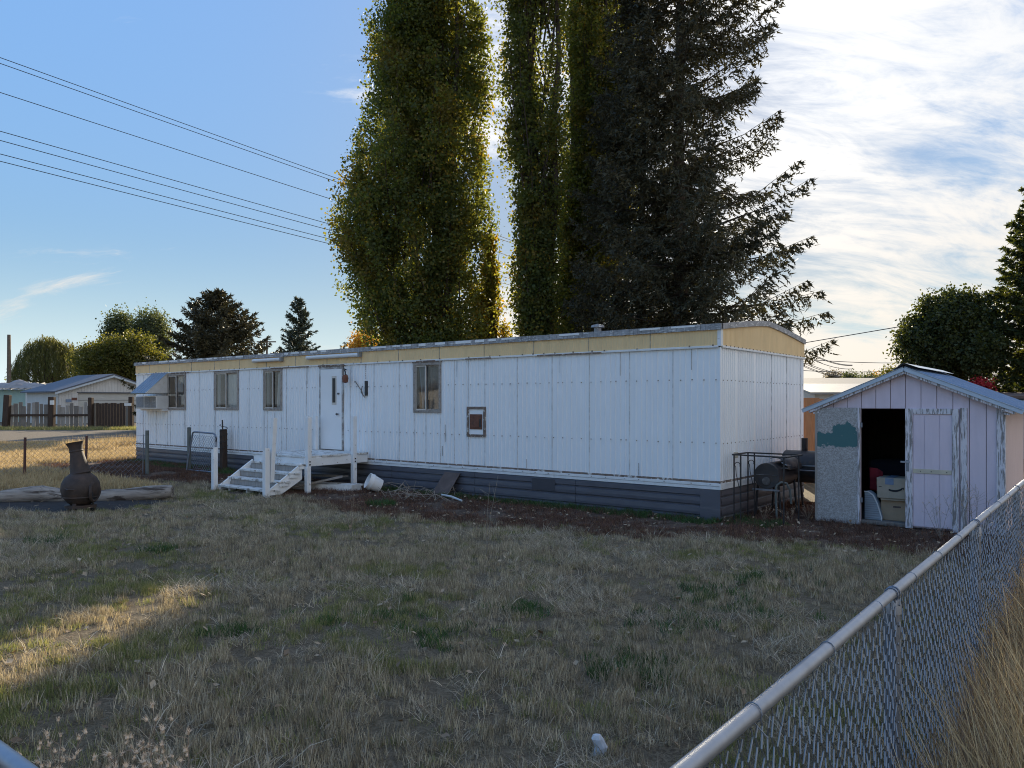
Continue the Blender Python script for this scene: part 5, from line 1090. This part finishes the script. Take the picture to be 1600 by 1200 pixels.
sp = at(466, 500, 60); conifer('fir_tree', 'slim grey-green fir standing beside the utility pole', sp.x, 60, at(466, 467, 60).z-.2, 2.9, .4, 210, 24, 'bluespruce', step=.19, K=8, nl=.2, nw=.045, power=.85, tl=1.1, curve=(.05, .2), droop=.25)
sp = at(538.5, 540, 95); conifer('fir_tree', 'tiny distant fir tip beside the yellow tree', sp.x, 95, at(538, 536, 95).z-.2, 1.6, 4, 40, 25, 'bluespruce', step=.3, K=6, nl=.22, nw=.06)
sp = at(1640, 500, 31); conifer('cedar_tree', 'tall dark cedar at the side of the round maple', sp.x, 31, 11.2, 2.9, .6, 320, 26, 'maple', step=.13, K=10, nl=.15, nw=.05, power=.55, curve=(-.1, .3), droop=.5)

def broad(name, label, px0, px1, py0, py1, D, ncl, per, seed, mat, leaf, gap=-.15, squash=1., group=None, trunk=True, lobes=(), spread=.25, flatten=0.):
    rng = np.random.default_rng(seed); a, b = at(px0, py1, D), at(px1, py0, D); c = np.array([(a.x+b.x)/2, D, (a.z+b.z)/2]); rx, rz = (b.x-a.x)/2, (b.z-a.z)/2
    els = [(c, np.array([rx, rx*squash, rz]), 1.0)]
    if lobes: els = [(c+np.array([lx*rx, ly*rx, lz*rz]), np.array([lr*rx, lr*rx*squash, lr2*rz]), lr*lr*lr2) for lx, ly, lz, lr, lr2 in lobes]
    w = np.array([e[2] for e in els]); w /= w.sum(); pts = []
    for e, k in zip(els, (w*ncl*1.7).astype(int)): d = rand_unit(k, rng); r = rng.uniform(0, 1, k)**.38; pts.append(e[0]+d*r[:, None]*e[1])
    pts = np.concatenate(pts); rng.shuffle(pts); s = 2.2/rx; nz = noise3(pts, s)+.5*noise3(pts+5, s*2.6); pts = pts[nz > gap][:ncl]; g = gz(c[0], D)
    t = thing(name, label, 'tree', (c[0], D, g), False, group); V, Fc, rn = leaf_cloud(pts, per, spread, leaf, rng); mesh_np('crown', V-np.array(t.location), Fc, LM[mat], rn, t)
    m = MB(); zt = max(g+.8, c[2]-rz*.55); m.tube([(c[0], D, g-.1), (c[0]+.05, D, (g+zt)/2), (c[0], D, zt)], [rx*.085, rx*.07, rx*.055], 8)
    limb_set(m, (c[0], D, zt-.3), [tuple(q) for q in pts[:26]], rx*.035, rng, sides=5); m.build('trunk', MW['bark'], t, smooth=True); return t
broad('maple_tree', 'round dense dark-green maple standing behind the lilac shed', 1396, 1572, 449, 606, 32, 1700, 40, 31, 'maple', .12, -.45, lobes=((-.25, 0, -.12, .66, .76), (.28, .1, .08, .66, .82), (.1, -.3, -.3, .62, .56), (-.1, 0, .28, .56, .62)), spread=.15)
broad('olive_tree', 'bushy olive-green tree behind the garage roof', 112, 262, 524, 605, 68, 950, 44, 32, 'olive', .18, -.4, lobes=((-.4, 0, -.15, .55, .8), (.15, 0, .2, .6, .8), (.5, .1, -.3, .5, .65)), spread=.3)
for px0, px1, py0, sd, lb in ((165, 208, 487, 33, 'left crown of two pale-leaved cottonwoods rising over the olive tree'), (206, 264, 485, 34, 'broader cottonwood crown beside the wide dark spruce')):
    broad('cottonwood_tree', lb, px0, px1, py0, 575, 90, 420, 40, sd, 'cotton', .23, -.15, spread=.42)
broad('yellow_tree', 'bright yellow autumn tree peeking over the home roof', 545, 594, 521, 580, 70, 260, 30, 35, 'yellow', .18, -.05, spread=.35)
broad('shrub', 'vivid red shrub at the edge of the shed roof', 1519, 1548, 598, 612, 30, 60, 22, 36, 'redbush', .09, -.5, spread=.12)
for k, (px0, px1, py0, py1, D, mt, lb) in enumerate(((1288, 1318, 583, 612, 130, 'far', 'small distant tree above the grey roof'), (1318, 1345, 585, 612, 120, 'cotton', 'pale slender distant tree over the rooftops'), (1343, 1372, 588, 615, 110, 'cotton', 'bushy distant tree beside the orange treetop'), (1362, 1380, 590, 612, 115, 'yellow', 'faded orange distant treetop behind the shed roof'), (1376, 1412, 578, 612, 90, 'olive', 'loose tree beneath the round maple beside the shed ridge'), (1580, 1640, 575, 615, 70, 'olive', 'light green tree under the cedar boughs'))):
    broad('distant_tree', lb, px0, px1, py0, py1, D, 180, 30, 40+k, mt, .22, -.2, spread=.4, group='small trees on the skyline')
def willow():
    rng = np.random.default_rng(51); D = 74; a, b = at(20, 600, D), at(133, 521, D); c = ((a.x+b.x)/2, D, .25); rx = (b.x-a.x)/2; zt = b.z
    t = thing('willow_tree', 'weeping willow with long hanging strands behind the mint house', 'tree', c, False); V = []; m = MB(); m.tube([(c[0], D, 0), (c[0], D, zt*.6)], [.4, .25], 8)
    n = 760; th = rng.uniform(0, 2*np.pi, n); r = rng.uniform(0, 1, n)**.55; px = c[0]+np.cos(th)*r*rx; py = D+np.sin(th)*r*rx*.8
    top = zt-(zt*.38)*(r**2)-rng.uniform(0, .7, n)*1.0+.35*np.array([mnoise.noise((x*.9, y*.9, 0)) for x, y in zip(px, py)])*2
    L = rng.uniform(1.2, 4.2, n)*(.5+.7*r); K = 26; k = np.linspace(0, 1, K)
    P = np.stack([px[:, None]+np.cos(th)[:, None]*k*.35+rng.normal(size=(n, K))*.05, py[:, None]+np.sin(th)[:, None]*k*.35+rng.normal(size=(n, K))*.05, np.maximum(.6, top[:, None]-L[:, None]*k)], -1).reshape(-1, 3); N = len(P)
    d = rand_unit(N, rng)*.6+np.array([0, 0, -1.]); d /= np.linalg.norm(d, axis=1, keepdims=True); s = np.cross(d, rand_unit(N, rng)); s /= np.linalg.norm(s, axis=1, keepdims=True)
    W = np.stack([P-s*.035, P+s*.035, P+d*.30], 1).reshape(-1, 3); rn = np.repeat(np.clip(np.repeat(rng.uniform(0, .6, n), K)+rng.uniform(0, .4, N), 0, 1), 3)
    mesh_np('crown', W-np.array(t.location), np.arange(N*3).reshape(N, 3), LM['willow'], rn, t)
    limb_set(m, (c[0], D, zt*.35), [(px[i], py[i], top[i]-.2) for i in range(30)], .14, rng, sides=5); m.build('trunk', MW['bark'], t, smooth=True)
willow()
def treeline():
    rng = np.random.default_rng(61); n = 2600; x = rng.uniform(-230, 260, n); y = 185+rng.uniform(-12, 25, n); top = np.array([5.2+2.2*mnoise.noise((q*.05, 0, 0))+1.2*mnoise.noise((q*.2, 5, 0)) for q in x]); z = rng.uniform(.2, 1, n)**.7*top
    V, Fc, rn = leaf_cloud(np.stack([x, y, z], 1), 14, .9, .9, rng); o = mesh_np('distant_wood', V, Fc, LM['cotton'], rn); tag(o, 'hazy line of far-off trees along the horizon', 'wood', kind='stuff')
treeline()

# ------------------------------------------------------------------ grass and weeds (uncountable): instanced clumps
def clump(name, mat, nb, rad, h0, h1, w, lean, seed, seg=2, flatp=0., curl=.5):
    rng = np.random.default_rng(seed); V = []; Fc = []; rn = []
    for i in range(nb):
        a, r = rng.uniform(0, 6.283), rad*rng.uniform()**.6; bx_, by_ = r*math.cos(a), r*math.sin(a); h = rng.uniform(h0, h1); la = rng.uniform(0, 6.283); ln = lean*rng.uniform(.2, 1.4)
        if rng.uniform() < flatp: ln = rng.uniform(1.2, 2.6); 
        d = np.array([math.cos(la), math.sin(la)]); wa = rng.uniform(0, 3.14); ws = np.array([math.cos(wa), math.sin(wa)])*w*rng.uniform(.6, 1.2)
        n0 = len(V)
        nrm = math.sqrt(1+ln*ln)
        for k in range(seg+1):
            f = k/seg; off = d*h*ln/nrm*(f*(1-curl)+curl*f*f); z = h/nrm*(f if ln < 1 else f*(1.2-.2*f*f*min(2, ln)))
            if k < seg: V += [(bx_+off[0]-ws[0]*(1-.5*f), by_+off[1]-ws[1]*(1-.5*f), z), (bx_+off[0]+ws[0]*(1-.5*f), by_+off[1]+ws[1]*(1-.5*f), z)]
            else: V.append((bx_+off[0], by_+off[1], max(.004, z)))
        for k in range(seg-1): b = n0+2*k; Fc += [(b, b+1, b+3), (b, b+3, b+2)]
        b = n0+2*(seg-1); Fc.append((b, b+1, b+2)); rn += [rng.uniform()]*(2*seg+1)
    return mesh_np(name, V, Fc, LM[mat], rn, False)
def scatter(name, label, cat, variants, pts, scl, idx, tilt=.12, seed=0):
    rng = np.random.default_rng(seed); n = len(pts); coll = bpy.data.collections.new(name+'_variants')
    for k, o in enumerate(variants): o.name = '%s_blade_tuft_%02d' % (name, k); coll.objects.link(o)
    me = bpy.data.meshes.new(name); me.vertices.add(n); me.vertices.foreach_set('co', np.asarray(pts, dtype=np.float32).ravel())
    rot = np.stack([rng.normal(size=n)*tilt, rng.normal(size=n)*tilt, rng.uniform(0, 6.283, n)], 1)
    at_ = me.attributes.new('rot', 'FLOAT_VECTOR', 'POINT'); at_.data.foreach_set('vector', rot.astype(np.float32).ravel())
    at_ = me.attributes.new('scl', 'FLOAT', 'POINT'); at_.data.foreach_set('value', np.asarray(scl, dtype=np.float32))
    at_ = me.attributes.new('idx', 'INT', 'POINT'); at_.data.foreach_set('value', np.asarray(idx, dtype=np.int32))
    o = bpy.data.objects.new(name, me); COL.objects.link(o); tag(o, label, cat, kind='stuff')
    ng = bpy.data.node_groups.new(name+'_scatter', 'GeometryNodeTree')
    ng.interface.new_socket(name='Geometry', in_out='INPUT', socket_type='NodeSocketGeometry'); ng.interface.new_socket(name='Geometry', in_out='OUTPUT', socket_type='NodeSocketGeometry')
    N, L = ng.nodes, ng.links; gi = N.new('NodeGroupInput'); go = N.new('NodeGroupOutput'); ip = N.new('GeometryNodeInstanceOnPoints'); ci = N.new('GeometryNodeCollectionInfo')
    ci.inputs['Collection'].default_value = coll; ci.inputs['Separate Children'].default_value = True; ci.inputs['Reset Children'].default_value = True
    def na(nm, dt): q = N.new('GeometryNodeInputNamedAttribute'); q.data_type = dt; q.inputs['Name'].default_value = nm; return q.outputs['Attribute']
    L.new(gi.outputs[0], ip.inputs['Points']); L.new(ci.outputs[0], ip.inputs['Instance']); ip.inputs['Pick Instance'].default_value = True
    L.new(na('idx', 'INT'), ip.inputs['Instance Index']); L.new(na('rot', 'FLOAT_VECTOR'), ip.inputs['Rotation']); L.new(na('scl', 'FLOAT'), ip.inputs['Scale']); L.new(ip.outputs[0], go.inputs[0])
    o.modifiers.new('scatter', 'NODES').node_group = ng; return o
def lotpts(n, x0, x1, y0, y1, rng, keep):
    xy = np.stack([rng.uniform(x0, x1, n), rng.uniform(y0, y1, n)], 1); m = np.array([keep(*q) for q in xy]); xy = xy[m]; out = []
    for q in xy: p = lot(q[0], q[1]); out.append((p.x, p.y, gz(p.x, p.y)-.005))
    return np.array(out), xy
def in_view(x, y, mg=.06):
    p = lot(x, y); return p.y > .9 and abs(p.x) < p.y*(.667+mg)+.5
def strip_edge(x): # lot y of the border between lawn and the bare red-brown strip
    return -2.35 + .45*math.sin(x*.55+1)+.3*mnoise.noise((x*.8, 0, 0)) - .9*sst(-x, 9, 14) + 1.1*sst(x, -.5, 2.2)
ASHP = [gnd(5, 799), gnd(95, 802), gnd(200, 795), gnd(262, 784), gnd(215, 779), gnd(70, 778), gnd(-40, 782)]
def ash(p):
    c = False; n = len(ASHP)
    for i in range(n):
        a, b = ASHP[i], ASHP[(i+1) % n]
        if (a.y > p.y) != (b.y > p.y) and p.x < (b.x-a.x)*(p.y-a.y)/(b.y-a.y)+a.x: c = not c
    return c
def grass():
    rng = np.random.default_rng(77)
    st = [clump('s', 'straw', 50, .075, .035, .105, .0027, .34, 100+k, flatp=.2) for k in range(5)]+[clump('s', 'straw', 38, .08, .07, .16, .0028, .38, 110+k, flatp=.15) for k in range(3)]
    mx = [clump('s', 'grassmix', 60, .10, .03, .09, .0024, .40, 120+k, flatp=.15) for k in range(4)]; fl = [clump('s', 'straw', 36, .14, .08, .22, .0028, .6, 130+k, flatp=.95) for k in range(3)]
    V = st+mx+fl                                  # 0-7 straw, 8-11 fading green, 12-14 lodged straw
    def keep(x, y):
        if not in_view(x, y) or x > 4.28 or y < -11.05: return False
        p = lot(x, y)
        if y > strip_edge(x)+.15*rng.normal() or ash(p): return False
        d = math.hypot(p.x, p.y); dn = .5+.95*(mnoise.noise((p.x*1.9, p.y*1.9, 40))+.6*mnoise.noise((p.x*.5, p.y*.5, 44))); return rng.uniform() < min(1, 1.1-.03*d)*max(.22, min(.9, dn+.18))
    pts, xy = lotpts(64000, -22, 4.28, -11.05, 0, rng, keep); n = len(pts); idx = np.zeros(n, int); scl = rng.uniform(.58, 1.08, n)
    for i, (p, q) in enumerate(zip(pts, xy)):
        g = mnoise.noise((p[0]*.55, p[1]*.55, 2))+.6*mnoise.noise((p[0]*1.6, p[1]*1.6, 8)); l = mnoise.noise((p[0]*.7, p[1]*.7, 15))+.5*mnoise.noise((p[0]*2.2, p[1]*2.2, 12)); u = rng.uniform()
        if p[0] < -2.4 and p[1] < 8.6: g += .42
        if g > .26 and u < .75 or u < .10: idx[i] = 8+rng.integers(4)
        elif l > .22 and u < .85 or u > .93: idx[i] = 12+rng.integers(3)
        else: idx[i] = rng.integers(5) if l > -.25 else rng.integers(8)
        scl[i] *= 1+.35*mnoise.noise((p[0]*.9, p[1]*.9, 30))
    scatter('dry_lawn', 'mown straw-coloured lawn of dry stubble with fading green patches', 'grass', V, pts, scl, idx, seed=1)
    # reddish-brown weeds on the bare strip
    rw = [clump('s', 'redweed', 44, .12, .03, .11, .0026, .55, 140+k, flatp=.3) for k in range(4)]
    pts, xy = lotpts(15000, -20, 4.25, -4, 3.2, rng, lambda x, y: in_view(x, y) and y > strip_edge(x)-.2 and not (-19.1 < x < 0.02 and y > -.03) and not (1.2 < x < 3.7 and y > 1.0) and (y < -.05 or x > 0) and mnoise.noise((x*.9, y*.9, 3))+.5*mnoise.noise((x*2.5, y*2.5, 4)) > -.22)
    scatter('red_weeds', 'low reddish-brown weeds growing on the bare strip before the home', 'weeds', rw, pts, rng.uniform(.6, 1.25, len(pts)), rng.integers(0, 4, len(pts)), seed=2)
    # green: along the skirting and scattered weeds
    gr = [clump('s', 'green', 40, .11, .04, .13, .0045, .7, 150+k) for k in range(4)]; P = []; Sx = []
    for k in range(420):
        x = rng.uniform(-7.5, 1.2); y = rng.uniform(-.45, -.03) if x < 0 else rng.uniform(-.3, .6)
        if mnoise.noise((x*1.1, 4, 0)) > -.15: p = lot(x, y); P.append((p.x, p.y, 0)); Sx.append(rng.uniform(.5, 1.1))
    for k in range(160):
        x = rng.uniform(-18.8, -11); p = lot(x, rng.uniform(-.9, -.03)); P.append((p.x, p.y, gz(p.x, p.y))); Sx.append(rng.uniform(.5, 1.2))
    for px, py, r, c in ((990, 1050, .16, 26), (822, 955, .14, 16), (80, 848, .2, 14), (250, 862, .12, 9), (595, 790, .13, 22), (355, 990, .10, 9), (1090, 925, .3, 14), (1180, 905, .3, 14), (690, 1000, .25, 12), (560, 960, .3, 10), (1060, 975, .2, 10), (1180, 960, .3, 12)):
        q = gnd(px, py)
        for k in range(c): P.append((q.x+rng.normal()*r, q.y+rng.normal()*r*.8, 0)); Sx.append(rng.uniform(.6, 1.1)*(1.3 if px == 595 else 1))
    scatter('green_weeds', 'dark green weeds in tufts over the lawn and along the skirting', 'weeds', gr, np.array(P), Sx, rng.integers(0, 4, len(P)), seed=3)
    # tall golden grass outside the fence
    tg = [clump('s', 'golden', 24, .10, .45, .95, .0021, .35, 160+k, seg=5, curl=.8) for k in range(5)]+[clump('s', 'golden', 26, .14, .25, .6, .0021, .9, 170+k, seg=4, curl=.7, flatp=.3) for k in range(3)]
    def kg(x, y):
        p = lot(x, y); d = math.hypot(p.x, p.y)
        if d < 1.6 or p.y < 1.2 or p.x > p.y*.72+.5: return False
        return rng.uniform() < .40+.60*sst(x, 4.4, 4.75)
    pts, xy = lotpts(5200, 4.36, 7.2, -10.2, .5, rng, kg); n = len(pts); dx = np.array([sst(q[0], 4.3, 5.0) for q in xy])
    scatter('golden_grass', 'tall golden dry grass leaning against the outside of the fence', 'grass', tg, pts, (.80+.40*dx)*rng.uniform(.8, 1.2, n), rng.integers(0, 8, n), tilt=.1, seed=4)
    kw = [clump('s', 'brownweed', 46, .12, .22, .72, .0024, .4, 180+k, seg=3, flatp=.15) for k in range(3)]
    pts, xy = lotpts(5000, 4.4, 7.2, -10.4, 0, rng, lambda x, y: (lambda p: math.hypot(p.x, p.y) > 1.7 and p.y > 1.2 and p.x < p.y*.72+.5)(lot(x, y)))
    scatter('brown_weeds', 'tangled brown weeds under the tall golden grass', 'weeds', kw, pts, rng.uniform(.7, 1.3, len(pts)), rng.integers(0, 3, len(pts)), seed=5)
    # sunlit rough grass beyond the far fence
    fg = [clump('s', 'golden', 40, .25, .06, .20, .006, .5, 190+k, flatp=.2) for k in range(3)]+[clump('s', 'golden', 40, .3, .25, .5, .007, .5, 195+k) for k in range(2)]; P = []; I = []
    for k in range(16000):
        y = rng.uniform(16, 31.5); x = rng.uniform(-.72*y, -.40*y); s, t_ = unlot((x, y))
        if s > -19.2 and t_ > -3.4: continue
        if y < 19 and mnoise.noise((x*.5, y*.5, 1)) < -.3: continue
        P.append((x, y, gz(x, y))); I.append(3+rng.integers(2) if (y > 26.5 and x > -16 and rng.uniform() < .25 and mnoise.noise((x*.5, y*.3, 7)) > 0) else rng.integers(3))
    scatter('rough_grass', 'sunlit yellow rough grass beyond the low chain-link fence', 'grass', fg, np.array(P), rng.uniform(.7, 1.3, len(P)), I, seed=6)
    vg = [clump('s', 'grassmix', 40, .3, .1, .3, .009, .5, 200+k) for k in range(3)]; P = [(x, y, .25) for x, y in zip(rng.uniform(-34, -18, 2600), rng.uniform(43.5, 46.3, 2600))]
    scatter('verge_grass', 'strip of short green grass at the foot of the picket fence', 'grass', vg, np.array(P), rng.uniform(.6, 1.2, len(P)), rng.integers(0, 3, len(P)), seed=7)
    # fallen leaves
    n = 1500; pc = []
    while len(pc) < n:
        x, y = rng.uniform(-12, 4.2), rng.uniform(-10.6, 1.0)
        if not in_view(x, y) or (x < .05 and y > -.1) or (x > 1.1 and y > .95): continue
        dens = .34+.66*(1 if y > strip_edge(x) else 0)*sst(x, -9, -3)
        if rng.uniform() < dens: p = lot(x, y); pc.append((p.x, p.y, gz(p.x, p.y)+rng.uniform(.02, .08)))
    pc = np.array(pc); d = rand_unit(n, rng); d[:, 2] *= .35; d /= np.linalg.norm(d, axis=1, keepdims=True); s = np.cross(d, np.array([0, 0, 1.])+rand_unit(n, rng)*.5); s /= np.linalg.norm(s, axis=1, keepdims=True)
    up = np.cross(s, d); z = rng.uniform(.016, .038, n)[:, None]
    Vv = np.stack([pc-d*z, pc-s*z*.6+up*z*.35, pc, pc+s*z*.65+up*z*.2, pc+d*z+up*z*.3], 1).reshape(-1, 3); b = np.arange(n)[:, None]*5
    Fc = np.concatenate([b+np.array([[0, 2, 1]]), b+np.array([[0, 3, 2]]), b+np.array([[1, 2, 4]]), b+np.array([[2, 3, 4]])]); o = mesh_np('fallen_leaves', Vv, Fc, LM['litter'], np.repeat(rng.uniform(0, 1, n), 5)); tag(o, 'curled pale dead leaves strewn over the lawn and bare strip', 'leaves', kind='stuff')
grass()
def weeds():
    rr = random.Random(9)
    def dry_plant(base, h, label, name, nst, spread, head=0., mat=MW['weed'], hm=None, headr=.012, r=.0035, branch=6, group=None):
        t = thing(name, label, 'plant', tuple(base), False, group); m = MB(); hd = MB(); base = Vector(base)
        for i in range(nst):
            a = rr.uniform(0, 6.28); L = h*rr.uniform(.65, 1.05); e = base+Vector((math.cos(a)*spread*rr.uniform(.2, 1), math.sin(a)*spread*rr.uniform(.2, 1), L)); md = base.lerp(e, .5)+Vector((rr.uniform(-.03, .03), rr.uniform(-.03, .03), .03)); m.tube([base, md, e], [r, r*.8, r*.5], 4, False)
            ends = [e]
            for j in range(branch):
                f = rr.uniform(.4, 1); s = md.lerp(e, (f-.4)/.6); q = s+Vector((rr.uniform(-1, 1), rr.uniform(-1, 1), rr.uniform(.3, 1.2)))*h*.13; m.tube([s, q], [r*.55, r*.35], 3, False); ends.append(q)
            if head:
                for q in ends:
                    if rr.random() < head:
                        k = headr*rr.uniform(.6, 1.0); mt = Matrix.Rotation(rr.uniform(-.7, .7), 3, 'X') @ Matrix.Rotation(rr.uniform(-.7, .7), 3, 'Y')
                        hd.lathe([(0, -k*.7), (k*.42, -k*.45), (k*.38, k*.1), (k*.1, k*.25)], q, 6, mt)
                        for z in range(11):
                            a2 = z*.571+rr.uniform(-.2, .2); c2, s2 = math.cos(a2), math.sin(a2); e2 = k*rr.uniform(.7, 1.15); hd.add([q+mt @ Vector((c2*k*.25-s2*k*.13, s2*k*.25+c2*k*.13, 0)), q+mt @ Vector((c2*k*.25+s2*k*.13, s2*k*.25-c2*k*.13, 0)), q+mt @ Vector((c2*e2, s2*e2, k*rr.uniform(.5, 1.1)))], [(0, 1, 2)])
        m.build('stem', mat, t, fix=False)
        if head: hd.build('seed_head', hm or mat, t, kind='stuff')
    seed = M('beige_seed_head', (.62, .47, .33), .9, .2, 30); 
    for i, (x, y) in enumerate(((3.05, -.35+.0), (3.28, -.15), (3.5, -.25), (3.38, .1))):
        p = lot(x, y+.6); dry_plant(p, .62+.1*(i % 2), ('bare branching dry weed in front of the closed shed door', 'spindly dry weed standing by the shed door trim', 'dry seeding weed between the fence and the shed', 'dead weed stalks close to the lilac shed wall')[i], 'dry_weed', 5, .28, .5, MW['twig'], seed, .010, .003, 8, 'dry weeds before the shed')
    for i, (px, py, D) in enumerate(((20, 1195, 2.9), (75, 1165, 3.0), (110, 1150, 3.2), (165, 1175, 2.95), (200, 1140, 3.2), (235, 1125, 3.3), (262, 1130, 3.1), (285, 1150, 3.0), (130, 1190, 2.7), (245, 1185, 2.7))):
        top = at(px, py, D); b = Vector((top.x, top.y, 0)); dry_plant(b, max(.25, top.z), 'knapweed with beige seed heads standing inside the front fence', 'knapweed', 4, .10, .85, MW['weed'], seed, .021, .0024, 4, 'knapweed along the front fence')
    for px, py, h in ((437, 765, .85), (455, 762, .7), (425, 768, .6)): dry_plant(gnd(px, py), h, 'dry branching weed growing up through the porch steps', 'dry_weed', 5, .2, .2, MW['weed'], seed, .008, .003, 9, 'dry weeds in the porch steps')
    dry_plant(gnd(760, 868), 1.0, 'single tall bent stalk standing at the lawn edge', 'tall_stalk', 2, .16, 0, MW['twig'], None, 0, .0035, 2)
    dry_plant(gnd(548, 830), .55, 'pale leggy dry weed on the lawn before the porch', 'dry_weed', 4, .22, .2, MW['weed'], seed, .008, .0025, 6)
    for i, (x, y) in enumerate(((.5, .55), (.95, .5), (1.05, 1.0))): dry_plant(lot(x, y), .26, ('ragged weed at the foot of the iron rack', 'ragged weed between rack and chipboard door', 'ragged weed under the smoker near the shed')[i], 'dry_weed', 8, .22, .25, MW['weed'], seed, .009, .003, 8)
weeds()
